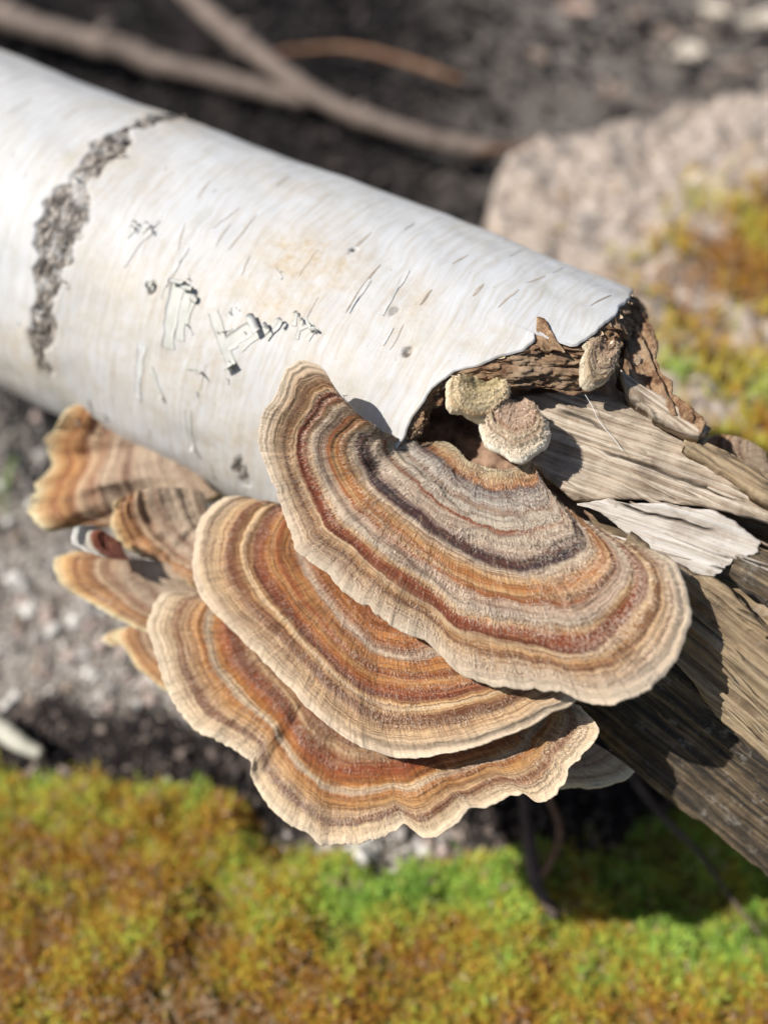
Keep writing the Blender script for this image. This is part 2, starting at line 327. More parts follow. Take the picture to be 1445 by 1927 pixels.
for nm, z, kw in (('1', Z1, dict(warp=0.02, zs=0.55, fine=0.5)), ('2', Z2, dict(warp=0.02, fine=0.55, mott=0.35, seed=11.0)), ('3', Z3, dict(warp=0.022, fine=0.5, mott=0.4, seed=23.0)),
                  ('L', ZL, dict(warp=0.03, seed=31.0)), ('K', ZK, dict(warp=0.05, seed=37.0, fine=0.1, zs=0.2, mott=0.25)), ('P', ZP, dict(warp=0.04, seed=47.0, fine=0.15, zs=0.25, mott=0.35)), ('Y', ZY, dict(warp=0.05, seed=41.0, fine=0.06, zs=0.15, mott=0.25)), ('W', ZW, dict(warp=0.03, seed=43.0, fine=0.1, zs=0.1, mott=0.1))):
    MAT['cap' + nm] = cap_material('cap_zones_' + nm, z, **kw)
    MAT['hair' + nm] = cap_material('cap_hair_' + nm, z, fuzz=0.36 if nm in '1' else (0.3 if nm in 'KYP' else 0.28), **kw)
MAT['pore'] = simple('pore_surface', (0.50, 0.42, 0.32), (0.66, 0.58, 0.47), 900, 0.9, 0.5, 1600, 0.0003)

# ------------------------------------------------------------------ the setting
exec_order = []
def soil_material():
    m = M('soil', 0.95, 0.15); p = m.pos()
    n1 = m.noise(p, 130, 8, 0.7); n2 = m.noise(p, 18, 4, 0.6); n3 = m.noise(p, 420, 4, 0.6)
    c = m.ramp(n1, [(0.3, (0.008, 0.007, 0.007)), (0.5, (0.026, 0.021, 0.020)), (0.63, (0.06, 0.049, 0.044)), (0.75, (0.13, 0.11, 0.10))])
    pal = m.ramp(n3, [(0.3, (0.20, 0.165, 0.135)), (0.5, (0.44, 0.385, 0.33)), (0.7, (0.64, 0.585, 0.53))])
    grv = m.attr('gravel')
    c = m.mix(m.math('MULTIPLY', grv, m.maprange(n2, 0.25, 0.5, 0.7, 1)), c, pal)
    c = m.mix(m.math('MULTIPLY', m.attr('moss'), 0.85), c, m.ramp(n1, [(0.35, (0.10, 0.07, 0.02)), (0.65, (0.24, 0.20, 0.04))]))
    m.color(c); m.bump(m.math('ADD', n1, n3), 1.0, 0.004); return m.m
MAT['soil'] = soil_material()

def inside_px(X):           # photograph pixel of points given in cm
    return project(X)
def lerp_line(x, pts):
    a = np.array(pts, float); return np.interp(x, a[:, 0], a[:, 1])
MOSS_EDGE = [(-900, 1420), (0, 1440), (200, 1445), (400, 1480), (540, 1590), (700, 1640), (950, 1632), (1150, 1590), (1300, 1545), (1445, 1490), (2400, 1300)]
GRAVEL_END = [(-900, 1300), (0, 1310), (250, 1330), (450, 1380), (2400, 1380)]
def ground_zone(X):
    """moss, gravel weights of ground points (cm), laid out on the ground"""
    c = X @ BAS.T; ok = c[..., 2] < -3
    q = project(np.where(ok[..., None], X, np.array([0, 20., GROUND])))
    wob = fbm(X[..., 0] * 0.5, X[..., 1] * 0.5, 0, 5, 3) * 40
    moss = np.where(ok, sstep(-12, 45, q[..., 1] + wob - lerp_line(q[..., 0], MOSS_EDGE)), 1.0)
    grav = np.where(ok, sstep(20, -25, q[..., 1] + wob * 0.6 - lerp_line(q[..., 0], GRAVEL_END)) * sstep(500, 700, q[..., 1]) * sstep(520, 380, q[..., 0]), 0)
    g2 = np.exp(-((q[..., 0] - 700) / 170) ** 2 - ((q[..., 1] - 1600) / 50) ** 2)
    grav = np.maximum(grav, np.where(ok, g2, 0) * 0.7)
    far = np.where(ok, sstep(650, 1100, q[..., 0]) * sstep(700, 200, q[..., 1]) * 0.45, 0)
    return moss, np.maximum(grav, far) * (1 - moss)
# inner ground patch, finely modelled, and the far sheet in one mesh
gx = np.concatenate([-np.geomspace(12000, 60, 24), np.linspace(-50, 50, 300), np.geomspace(60, 12000, 24)])
gy = np.concatenate([-np.geomspace(12000, 30, 20), np.linspace(-20, 110, 380), np.geomspace(125, 12000, 24)])
GX, GY = np.meshgrid(gx, gy, indexing='ij'); GP = np.stack([GX, GY, np.full_like(GX, GROUND)], -1)
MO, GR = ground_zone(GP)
def ground_h(x, y, mo):
    ls = (x - P0[0]) * AX[0] + (y - P0[1]) * AX[1]; lp = (x - P0[0]) * NF[0] + (y - P0[1]) * NF[1]
    mound = 6.8 * np.exp(-(lp / 5.0) ** 2) * sstep(-12, -20, ls) * sstep(-60, -45, ls)
    return mound + 0.35 * fbm(x * 0.12, y * 0.12, 0, 3, 3) + 0.16 * fbm(x * 0.9, y * 0.9, 0, 4, 4) + mo * (0.5 + 0.16 * fbm(x * 0.45, y * 0.45, 0, 9, 3))
hz = ground_h(GX, GY, MO); far = np.hypot(GX, GY) > 140; hz = np.where(far, 0, hz)
hz = hz - hz.min() * 0 - 0.55
GP[..., 2] += hz
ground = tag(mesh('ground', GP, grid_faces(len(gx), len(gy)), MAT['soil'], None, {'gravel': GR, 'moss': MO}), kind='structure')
def gz(x, y, mo): return GROUND + ground_h(np.asarray(x), np.asarray(y), mo) - 0.55

# ------------------------------------------------------------------ the log
log = tag(empty('birch_log', P0 - UPV * R), 'white birch log with peeling bark and a broken, split end', 'log')
EDGE = [(1190, 553), (1186, 556), (1155, 593), (1120, 629), (1081, 649), (984, 659), (935, 673), (901, 688), (852, 698), (813, 734), (784, 778), (760, 824)]
es, et = log_st(on_log(np.array(EDGE, float)))
et = np.concatenate([[-180, -120, -60, -34, 7.0, 7.9, 9.6], et, [62, 80, 100, 130, 180]]); es = np.concatenate([[3.5, 4.5, 5.2, 5.6, 5.27, 4.42, 4.5], es, [2.5, 2.2, 1.9, 2.2, 3.5]])
k = np.argsort(et); et, es = et[k], es[k]
def edge_s(th): return np.interp(th, et, es) + 0.04 * fbm(th * 0.25, 0, 0, 61, 3)
th = np.concatenate([np.linspace(-180, -50, 40)[:-1], np.linspace(-50, 125, 330), np.linspace(125, 180, 20)[1:]])
vs = np.concatenate([np.linspace(-48, -18, 40)[:-1], np.linspace(-18, 0, 420)])
TH = np.repeat(th[:, None], len(vs), 1); SE = edge_s(TH)
SS = np.where(vs[None] > -18, -18 + (SE + 18) * ((vs[None] + 18) / 18), vs[None] + 0 * TH)
SCAR = [(372, 205, 26), (335, 208, 34), (270, 232, 24), (210, 280, 30), (172, 320, 26), (140, 375, 36), (112, 430, 46), (100, 480, 44), (92, 540, 40), (88, 600, 34), (78, 650, 18), (90, 690, 12)]
sc3 = on_log(np.array([(a, b) for a, b, c in SCAR], float)); scs, sct = log_st(sc3); o_ = np.argsort(sct)
PXCM = 1 / 66.0
scw = np.array([c for a, b, c in SCAR]) * PXCM * 1.15
SPOTS = [(*[float(v[0]) for v in log_st(on_log(np.array([p], float)))], r_) for p, r_ in (((457, 884), 0.28), ((288, 545), 0.11), ((768, 662), 0.10), ((665, 470), 0.07), ((742, 585), 0.09), ((85, 575), 0.3))]
def scar_w(s, t):
    c = np.interp(t, sct[o_], scs[o_]); w = np.interp(t, sct[o_], scw[o_]) * (0.9 + 0.5 * fbm(t * 0.12, 3.3, 0, 77, 4))
    d = np.abs(s - c + 0.18 * fbm(s * 1.5, t * 0.12, 0, 71, 3)) / np.maximum(w, 0.05)
    m = sstep(1.12, 0.8, d) * sstep(sct.min() - 10, sct.min() + 2, t) * sstep(sct.max() + 6, sct.max() - 4, t)
    m = m * sstep(-0.8, -0.35, fbm(s * 1.3, t * 0.09, 0, 73, 4))
    for a_, b_, rs in SPOTS:
        m = np.maximum(m, sstep(1.25, 0.7, np.hypot((s - a_) / rs, np.radians(t - b_) * R / (rs * 1.5)) + 0.3 * fbm(s * 3, t * 0.25, 0, 79, 3)))
    return m
STAINS = [(560, 480, 110, 60, 1.0), (640, 500, 70, 60, 0.8), (520, 560, 130, 60, 0.8), (770, 570, 60, 50, 0.7), (330, 700, 150, 110, 0.55), (640, 640, 160, 70, 0.4), (440, 840, 90, 80, 0.6), (60, 660, 90, 70, 0.7), (900, 640, 90, 40, 0.5), (330, 225, 90, 30, 0.8), (180, 500, 40, 160, 0.4), (760, 790, 60, 40, 0.35), (300, 600, 240, 150, 0.45), (680, 690, 200, 80, 0.45), (200, 330, 130, 90, 0.35)]
def stain_w(X):
    q = project(X); st = np.zeros(X.shape[:-1])
    for a, b, ra, rb, w in STAINS:
        st = np.maximum(st, w * np.exp(-(((q[..., 0] - a) / ra) ** 2 + ((q[..., 1] - b) / rb) ** 2) ** 1.5))
    return st
def log_r(s, t):
    a = np.radians(t); cx, cy = np.cos(a) * 2.2, np.sin(a) * 2.2
    r = R + 0.12 * fbm(cx * 0.7, cy * 0.7, s * 0.16, 21, 3) + 0.022 * fbm(cx * 2.2, cy * 2.2, s * 0.8, 22, 3)
    r = r + 0.004 * fbm(cx * 1.5, cy * 1.5, s * 6.0, 25, 3)
    sw = scar_w(s, t)
    r = r + 0.10 * np.exp(-((s - np.interp(t, sct[o_], scs[o_])) / 0.9) ** 2) * sstep(-70, -20, t) * sstep(125, 70, t)
    r = r + sw * (-0.06 + 0.06 * fbm(cx * 9, cy * 9, s * 5, 23, 4))
    return r
RR = log_r(SS, TH); dist_edge = SE - SS
RR = RR + 0.10 * np.exp(-dist_edge / 0.35) * (0.4 + 0.6 * vn(TH * 0.06, 1, 0, 29))      # the torn edge lifts a little
BV = log_pt(SS, TH, RR)
SW = scar_w(SS, TH)
nt_, ns_ = TH.shape
BI = log_pt(SS[:, -60:], TH[:, -60:], RR[:, -60:] - 0.07)                                 # inside face of the paper bark near the edge
NB = nt_ * ns_
fin = grid_faces(nt_, 60, NB)[:, ::-1]
rimf = np.stack([np.arange(nt_ - 1) * ns_ + ns_ - 1, np.arange(1, nt_) * ns_ + ns_ - 1, NB + np.arange(1, nt_) * 60 + 59, NB + np.arange(nt_ - 1) * 60 + 59], -1)[:, ::-1]
allv = np.concatenate([BV.reshape(-1, 3), BI.reshape(-1, 3)])
cat = lambda a: np.concatenate([a.ravel(), a[:, -60:].ravel()])
bark = mesh('bark', allv, [grid_faces(nt_, ns_)[:, ::-1], fin, rimf], MAT['bark'], log,
            {'bs': cat(SS), 'ba': cat(np.radians(TH) * R), 'stain': cat(stain_w(BV)), 'scar': cat(SW)})

# thin tan under-layers showing along the torn edge
tl = th[(th > -40) & (th < 70)]
for li, (rr_, ext) in enumerate(((0.09, 0.05), (0.16, 0.11))):
    e_ = edge_s(tl); o2 = e_ + ext + 0.09 * fbm(tl * 0.5, li * 5, 0, 63 + li, 5, 0.65) - 0.04
    sv = np.linspace(0, 1, 8)[None]; S3 = (e_[:, None] - 0.15) * (1 - sv) + np.maximum(o2, e_ - 0.1)[:, None] * sv; T3 = tl[:, None] + 0 * sv
    mesh('bark_layer', log_pt(S3, T3, log_r(S3, T3) - rr_ + 0.05 * sv ** 2 * (1 + vn(T3 * 0.3, li, 0, 66))), grid_faces(len(tl), 8)[:, ::-1], MAT['layer'], log)
def st_px(p): return log_st(on_log(np.asarray(p, float)))
def surf(s, t, lift=0.0): return log_pt(np.asarray(s, float), np.asarray(t, float), log_r(np.asarray(s, float), np.asarray(t, float)) + lift)
# lenticels: short corky slits running round the log
LENT = [((700, 438), (652, 480), 5), ((716, 498), (650, 590), 4), ((910, 537), (888, 560), 6), ((975, 548), (935, 582), 4), ((1150, 556), (1110, 575), 3), ((484, 402), (430, 470), 3), ((452, 388), (400, 430), 2.5), ((1025, 520), (990, 535), 3), ((600, 560), (560, 640), 3), ((545, 330), (520, 350), 3), ((880, 480), (850, 500), 3), ((760, 610), (735, 660), 3), ((812, 545), (790, 575), 4), ((470, 480), (455, 520), 3), ((395, 340), (372, 372), 2.5), ((350, 420), (335, 470), 2.5)]
lent = []
for a, b, w in LENT:
    s_, t_ = st_px([a, b]); lent.append((s_[0], t_[0], s_[1], t_[1], w * PXCM * 0.55))
for i in range(24):
    s_ = rng.uniform(-15, 5.2); t_ = rng.uniform(-30, 100); L = rng.uniform(1.5, 11); sl = rng.normal(0, 0.05)
    if s_ > edge_s(np.array(t_)) - 0.4 or s_ > edge_s(np.array(t_ + L)) - 0.4: continue
    lent.append((s_, t_, s_ + sl, t_ + L, rng.uniform(0.006, 0.018)))
for s0, t0, s1, t1, w in lent:
    x = np.linspace(0, 1, 12); ww = w * np.sin(np.pi * x) ** 0.6 + 0.002; c = s0 + (s1 - s0) * x + 0.02 * vn(x * 4, s0 * 7, 0, 3)
    tt = t0 + (t1 - t0) * x
    V = np.stack([surf(c - ww, tt, 0.004), surf(c, tt, 0.012), surf(c + ww, tt, 0.004)], 1)
    mesh('lenticel', V, grid_faces(12, 3), MAT['lent' if rng.random() < 0.75 else 'lent2'], log)
# thin flakes of paper lying on the bark
def ribbon(s, t, L, w, ang, attach, rc, lift=0.0, turns=1.0, mat='curl', name='bark_curl', taper=0.5):
    """a strip of paper bark: lies flat for `attach` of its length, then lifts and rolls up with radius rc"""
    n = 34; l = np.linspace(0, L, n); fl = np.clip(l - attach * L, 0, None)
    th_ = np.minimum(fl / max(rc, 1e-3), turns * 2 * math.pi); rr = rc * (1 - 0.25 * np.clip(th_ / 6.28, 0, 1))
    x = np.minimum(l, attach * L) + rr * np.sin(th_); h = lift + rr * (1 - np.cos(th_))
    wid = w * (1 - taper * (l / L)) * (1 + 0.22 * vn(l * 3, s * 9, 0, 5))
    V = []
    for k_ in np.linspace(-0.5, 0.5, 5):
        across = k_ * wid * np.ones(n) + 0.02 * vn(l * 5, k_ * 3 + s, 0, 6)
        ds = x * math.sin(ang) + across * math.cos(ang); dt = x * math.cos(ang) - across * math.sin(ang)
        V.append(surf(s + ds, t + np.degrees(dt / R), h + 0.010 - 0.004 * (2 * k_) ** 2))
    V = np.stack(V, 1); nrm = np.cross(np.gradient(V, axis=0), np.gradient(V, axis=1)); nrm /= np.linalg.norm(nrm, axis=-1, keepdims=True) + 1e-9
    V2 = V + nrm * 0.012; N_ = n * 5
    f1 = grid_faces(n, 5); f2 = grid_faces(n, 5, N_)[:, ::-1]
    i = np.arange(n - 1); e1 = np.stack([i * 5, (i + 1) * 5, (i + 1) * 5 + N_, i * 5 + N_], -1); e2 = np.stack([i * 5 + 4, i * 5 + 4 + N_, (i + 1) * 5 + 4 + N_, (i + 1) * 5 + 4], -1)
    j = np.arange(4); e3 = np.stack([(n - 1) * 5 + j, (n - 1) * 5 + j + 1, (n - 1) * 5 + j + 1 + N_, (n - 1) * 5 + j + N_], -1)
    return mesh(name, np.concatenate([V.reshape(-1, 3), V2.reshape(-1, 3)]), [f1, f2, e1, e2, e3], MAT[mat], log)
def rib_px(p0, p1, w, attach, rc, turns, lift=0.0, mat='curl', name='bark_curl', taper=0.4, stretch=1.0):
    s_, t_ = st_px([p0, p1]); ds = s_[1] - s_[0]; dt = math.radians(t_[1] - t_[0]) * R
    return ribbon(s_[0], t_[0], math.hypot(ds, dt) * stretch, w * PXCM, math.atan2(ds, dt), attach, rc, lift, turns, mat, name, taper)
rib_px((318, 655), (342, 525), 24, 0.75, 0.12, 0.5, stretch=1.2, taper=-0.1)
rib_px((340, 640), (362, 530), 18, 0.7, 0.10, 0.55, stretch=1.2, taper=-0.1)
rib_px((352, 610), (378, 545), 10, 0.5, 0.10, 0.8, stretch=1.4)
rib_px((404, 588), (446, 705), 18, 0.75, 0.16, 0.3, 0.0, stretch=1.05, taper=-0.1)
rib_px((420, 640), (446, 708), 9, 0.7, 0.08, 0.5, 0.0, stretch=1.1)
rib_px((428, 650), (512, 596), 26, 0.55, 0.13, 0.6, 0.0, stretch=1.2, taper=-0.2)
rib_px((455, 655), (528, 605), 13, 0.6, 0.14, 0.4, 0.0, stretch=1.1, taper=0.1)
rib_px((505, 640), (540, 600), 8, 0.5, 0.14, 0.8, 0.02, stretch=1.4)
for a_, b_ in (((560, 640), (578, 585)), ((575, 600), (598, 640)), ((568, 620), (592, 612)), ((580, 640), (600, 618)), ((555, 615), (562, 580)), ((585, 610), (606, 630))):
    rib_px(a_, b_, rng.uniform(5, 9), 0.45, rng.uniform(0.06, 0.11), 0.5, stretch=1.3, taper=0.7)
rib_px((285, 548), (290, 530), 12, 0.2, 0.10, 1.1, stretch=2.4)
for a_, b_ in (((268, 440), (290, 420)), ((240, 448), (264, 425)), ((252, 440), (262, 415)), ((272, 452), (296, 430))):
    rib_px(a_, b_, 6, 0.3, 0.12, 0.5, stretch=1.6, taper=0.7)
rib_px((268, 650), (262, 745), 18, 0.97, 0.2, 0.2, mat='flake')
rib_px((284, 690), (312, 752), 9, 0.8, 0.15, 0.4)
rib_px((358, 770), (366, 850), 12, 0.8, 0.15, 0.5)
rib_px((165, 745), (205, 820), 15, 0.5, 0.2, 0.5, 0.02, stretch=1.2)
rib_px((205, 780), (150, 770), 12, 0.4, 0.25, 0.5, 0.02, stretch=1.4)
rib_px((350, 690), (400, 705), 5, 0.5, 0.2, 0.4, taper=0.7)
for i in range(14):                                   # little whiskers of torn paper around the curls
    px, py = rng.normal(430, 120), rng.normal(640, 70); s_, t_ = st_px([(px, py)])
    ribbon(s_[0], t_[0], rng.uniform(0.12, 0.4), rng.uniform(0.02, 0.05), rng.uniform(-3, 3), 0.4, rng.uniform(0.05, 0.15), 0.0, 0.5, rng.choice(['curl', 'flake']), 'bark_shred', 0.8)
for i in range(8):
    px = rng.uniform(200, 1000); py = 400 + (px - 200) * 0.28 + rng.uniform(-90, 330)
    if px > 600 and py > 640: continue
    s_, t_ = st_px([(px, py)]); L = rng.uniform(0.4, 1.8)
    if s_[0] > edge_s(t_)[0] - 0.5: continue
    ribbon(s_[0], t_[0], L, rng.uniform(0.04, 0.12), rng.normal(0, 0.1), 1.0, 0.25, 0.0, 0.3, 'flake', 'bark_flake', 0.8)
for i in range(12):                                   # shreds standing off the scar
    t_ = rng.uniform(sct.min(), sct.max()); s_ = np.interp(t_, sct[o_], scs[o_]) + rng.choice([-1, 1]) * np.interp(t_, sct[o_], scw[o_]) * rng.uniform(0.2, 1.1)
    ribbon(s_, t_, rng.uniform(0.15, 0.5), rng.uniform(0.04, 0.14), rng.uniform(-3, 3), 0.35, rng.uniform(0.06, 0.2), 0.0, 0.4, rng.choice(['curl', 'lent2', 'lent', 'flake']), 'bark_shred', 0.5)

# loft between two rails of points: a thick slab with fibre coordinates
def slab(name, A, B, n, mat, parent, nu=120, nv=40, th=0.35, rough=0.06, fib=0.5, seed=0, ragged=0.04, sag=0.0, dome=0.0, cracks=1.0):
    A = np.asarray(A, float); B = np.asarray(B, float); n = n / np.linalg.norm(n)
    A = spline(A, nu); B = spline(B, nu)
    v = np.linspace(0, 1, nv)[None, :, None]; X = A[:, None] * (1 - v) + B[:, None] * v
    mid = X[:, nv // 2]; fu = np.concatenate([[0], np.cumsum(np.linalg.norm(np.diff(mid, axis=0), axis=1))])[:, None] + np.zeros((1, nv))
    wd_ = np.linalg.norm(B - A, axis=1)[:, None]; fv = np.linspace(0, 1, nv)[None] * wd_.mean() + np.zeros((nu, 1))
    al = (mid[-1] - mid[0]) / np.linalg.norm(mid[-1] - mid[0]); ac = np.cross(n, al); fu = (X - X[0, 0]) @ al; fv = (X - X[0, 0]) @ ac + 0.06 * np.sin(fu * 0.5 + seed)
    vv = np.linspace(0, 1, nv)[None] + np.zeros((nu, 1)); across = (B - A) / np.maximum(wd_, 1e-4)
    h = rough * fbm(fu * 0.07 + seed, fv * 2.4, 0, 100 + seed, 5, 0.62) + rough * 0.3 * fbm(fu * 0.3, fv * 14, 0, 130 + seed, 3)  + sag * (vv - 0.5) ** 2 * 4 * -1 + dome * np.sin(np.pi * vv)
    crk = np.zeros_like(h); r0 = np.random.default_rng(seed + 900); lo, hi_ = fv.min(), fv.max(); lu_ = fu.max() - fu.min()
    for c_ in range(int((2 + (hi_ - lo) * 2.2) * cracks)):
        f0, a0, l0 = r0.uniform(lo, hi_), fu.min() + r0.uniform(-0.1, 0.9) * lu_, r0.uniform(1.0, 4.5)
        line = f0 + 0.06 * vn(fu * 1.2, c_ * 3.7, 0, seed) + 0.03 * vn(fu * 4, c_ * 5.1, 0, seed)
        crk = np.maximum(crk, np.exp(-((fv - line) / r0.uniform(0.016, 0.04)) ** 2) * sstep(0, 0.3, fu - a0) * sstep(l0, l0 - 0.5, fu - a0))
    h = h - 0.13 * crk + rough * 0.7 * np.round(fbm(fu * 0.25, fv * 1.6, 0, 170 + seed, 3) * 2.5) / 2.5
    edge = np.minimum(vv, 1 - vv); h = h - 0.06 * np.exp(-edge / 0.02)
    rg = ragged * fbm(fu * 1.6, vv * 2, 0, 160 + seed, 4)
    X = X + h[..., None] * n + (rg * (np.abs(vv - 0.5) * 2) ** 3)[..., None] * across[:, None]
    endw = (np.clip((np.arange(nu) - (nu - 8)) / 8, 0, 1) ** 1)[:, None]
    X = X + (endw * 0.35 * fbm(fv * 2.6, 0.5, 0, 190 + seed, 4))[..., None] * al
    V, faces, at = close_slab(X, n, th)
    return mesh(name, V, faces, mat, parent, {'fu': np.concatenate([fu.ravel()] * 2), 'fv': np.concatenate([fv.ravel(), fv.ravel() + 0.25]), 'crk': np.concatenate([crk.ravel(), 0 * crk.ravel()])}), X
def close_slab(X, n, th):
    nu, nv = X.shape[:2]; N_ = nu * nv
    Y = X - np.asarray(n) * (np.asarray(th)[..., None] if np.ndim(th) else th)
    f1 = grid_faces(nu, nv)[:, ::-1]; f2 = grid_faces(nu, nv, N_)
    i = np.arange(nu - 1); a = i * nv; b = (i + 1) * nv
    e = [np.stack([a, b, b + N_, a + N_], -1), np.stack([a + nv - 1, a + nv - 1 + N_, b + nv - 1 + N_, b + nv - 1], -1)]
    j = np.arange(nv - 1); l = (nu - 1) * nv
    e += [np.stack([j, j + N_, j + 1 + N_, j + 1], -1), np.stack([l + j, l + j + 1, l + j + 1 + N_, l + j + N_], -1)]
    return np.concatenate([X.reshape(-1, 3), Y.reshape(-1, 3)]), [f1, f2] + e, None

# heart of the log: rotten core with split grooves, running past the frame
ths = np.linspace(-180, 180, 181); ss = np.linspace(-6, 30, 150)
CT, CS = np.meshgrid(ths, ss, indexing='ij'); ca = np.radians(CT)
cr = 3.75 + 0.22 * fbm(np.cos(ca) * 6, np.sin(ca) * 6, CS * 0.06, 41, 4) + 0.08 * fbm(np.cos(ca) * 12, np.sin(ca) * 12, CS * 1.5, 43, 4)
cr = cr - 1.7 * sstep(4.5, 7, CS) * sstep(-110, -80, CT) * sstep(60, 30, CT)
cr = cr - 0.9 * np.exp(-((CT - 28) / 16) ** 2 - ((CS - 3.5) / 2.2) ** 2)
core_v = log_pt(CS, CT, cr)
mesh('rotten_core', core_v[:, :56], grid_faces(181, 56)[:, ::-1], MAT['cavity'], log)
mesh('heartwood', core_v[:, 55:], grid_faces(181, 95)[:, ::-1], MAT['wood_brown'], log, {'fu': CS[:, 55:], 'fv': np.radians(CT[:, 55:]) * 3.5, 'crk': np.zeros_like(CS[:, 55:])})
# thickness of brown inner bark at the broken end
LIPU = [(760, 824), (784, 778), (813, 734), (852, 698), (901, 688), (935, 673), (984, 659), (1012, 645), (1045, 648), (1081, 649), (1120, 629), (1155, 593), (1188, 553)]
LIPL = [(772, 832), (797, 792), (832, 752), (868, 724), (925, 728), (968, 738), (1005, 738), (1040, 736), (1076, 742), (1112, 730), (1148, 708), (1170, 655), (1204, 572)]
lu = spline(on_log(np.array(LIPU, float), 4.93), 240); ll = spline(on_log(np.array(LIPL, float), 4.35), 240)
nv = 46; v = np.linspace(0, 1, nv)[None, :, None]; X = lu[:, None] * (1 - v) + ll[:, None] * v
lw = np.linalg.norm(ll - lu, axis=1)[:, None]
fu = np.concatenate([[0], np.cumsum(np.linalg.norm(np.diff(lu, axis=0), axis=1))])[:, None] + np.zeros((1, nv)); fv = np.linspace(0, 1, nv)[None] * lw
bulge = 0.16 * np.sin(np.pi * v[..., 0]) ** 0.7 + 0.15 * fbm(fu * 2.4, fv * 2.6, 0, 51, 5, 0.65) + 0.06 * fbm(fu * 9, fv * 9, 0, 53, 3, 0.65) * np.minimum(1, v[..., 0] * 5)
bulge = bulge + 0.14 * vn(fu * 2.2, 7, 0, 55) * v[..., 0]
X = X + bulge[..., None] * (0.75 * AX + 0.5 * rad(45)) + (0.10 * fbm(fu * 2.5, 2, 0, 56, 4) * v[..., 0] ** 2)[..., None] * -UPV
Vv, ff, _ = close_slab(X[:, ::-1], 0.85 * AX + 0.2 * rad(40), 0.9)
mesh('inner_bark', Vv, ff, MAT['inner'], log, {'fu': np.concatenate([fu[:, ::-1].ravel()] * 2), 'fv': np.concatenate([fv[:, ::-1].ravel()] * 2)})
# folded brown tongue in the notch of the bark
slab('torn_flap', on_log(np.array([(1010, 596), (1024, 600), (1038, 622), (1056, 652)], float), 5.12), on_log(np.array([(1007, 640), (1012, 648), (1022, 655), (1040, 660)], float), 5.05), rad(20), MAT['inner'], log, 40, 16, 0.08, 0.05, seed=3)
# ragged brown wall on the far side of the break
slab('far_inner_bark', on_tan(np.array([(1184, 560), (1172, 610), (1168, 660), (1190, 710), (1235, 752), (1290, 800)], float), -5, 4.3), on_tan(np.array([(1200, 560), (1213, 580), (1230, 646), (1250, 705), (1283, 752), (1335, 800)], float), -12, 4.3), rad(-5), MAT['inner'], log, 90, 24, 0.7, 0.14, seed=5, ragged=0.14)
slab('wood_splinter', on_tan(np.array([(1166, 690), (1205, 722), (1255, 752), (1322, 793)], float), 8, 4.35), on_tan(np.array([(1178, 735), (1215, 765), (1262, 795), (1310, 818)], float), 8, 4.35), rad(8), MAT['wood_grey'], log, 60, 16, 0.3, 0.05, seed=6, ragged=0.05)
slab('wood_splinter', on_tan(np.array([(1290, 812), (1340, 830), (1400, 862), (1470, 915)], float), 8, 4.1), on_tan(np.array([(1285, 845), (1340, 868), (1400, 905), (1470, 955)], float), 8, 4.1), rad(8), MAT['wood_brown'], log, 60, 16, 0.4, 0.07, seed=7, ragged=0.08)
pA = [(960, 745), (1030, 738), (1101, 733), (1145, 746), (1208, 778), (1257, 812), (1316, 838), (1374, 871), (1445, 905), (1560, 965), (1800, 1090)]
pA2 = [(930, 850), (984, 868), (1042, 908), (1081, 941), (1106, 940), (1169, 938), (1252, 943), (1296, 952), (1394, 968), (1500, 1010), (1740, 1130)]
slab('wood_plate', on_tan(np.array(pA, float), 30, 3.75), on_tan(np.array(pA2, float), 30, 3.75), rad(30), MAT['wood_grey'], log, 260, 130, 0.5, 0.06, seed=8, dome=0.03)
pB = [(1086, 946), (1106, 944), (1169, 942), (1252, 947), (1296, 957), (1360, 965), (1425, 1018)]
pB2 = [(1086, 952), (1110, 958), (1157, 991), (1215, 1029), (1274, 1062), (1328, 1089), (1348, 1088)]
slab('wood_plate', on_tan(np.array(pB, float), 42, 4.0), on_tan(np.array(pB2, float), 42, 4.0), rad(42), MAT['wood_white'], log, 190, 80, 0.5, 0.035, seed=9, ragged=0.08, cracks=0.4)
slab('wood_splinter', on_tan(np.array([(1300, 1082), (1345, 1092), (1395, 1130), (1445, 1185)], float), 50, 4.2), on_tan(np.array([(1295, 1098), (1335, 1112), (1380, 1150), (1430, 1195)], float), 50, 4.2), rad(50), MAT['wood_brown'], log, 70, 16, 0.25, 0.05, seed=10)
slab('wood_splinter', on_tan(np.array([(1385, 1035), (1420, 1028), (1460, 1050), (1600, 1110)], float), 38, 3.95), on_tan(np.array([(1370, 1085), (1410, 1120), (1450, 1150), (1590, 1250)], float), 38, 3.95), rad(38), MAT['wood_dark'], log, 60, 24, 0.3, 0.16, seed=12, ragged=0.12)
pC = [(1180, 1010), (1282, 1078), (1328, 1106), (1380, 1150), (1445, 1205), (1540, 1290), (1740, 1450)]
pC2 = [(1130, 1150), (1200, 1205), (1265, 1249), (1315, 1307), (1352, 1361), (1390, 1394), (1445, 1440), (1700, 1660)]
slab('wood_plate', on_tan(np.array(pC, float), 60, 4.25), on_tan(np.array(pC2, float), 60, 4.25), rad(60), MAT['wood_brown'], log, 220, 80, 0.45, 0.08, seed=13, ragged=0.05)
pD = [(1060, 1140), (1180, 1195), (1265, 1251), (1315, 1309), (1352, 1363), (1390, 1397), (1445, 1443), (1700, 1665)]
pD2 = [(960, 1240), (1040, 1295), (1091, 1340), (1124, 1390), (1190, 1448), (1232, 1494), (1294, 1535), (1340, 1564), (1390, 1606), (1445, 1650), (1600, 1780)]
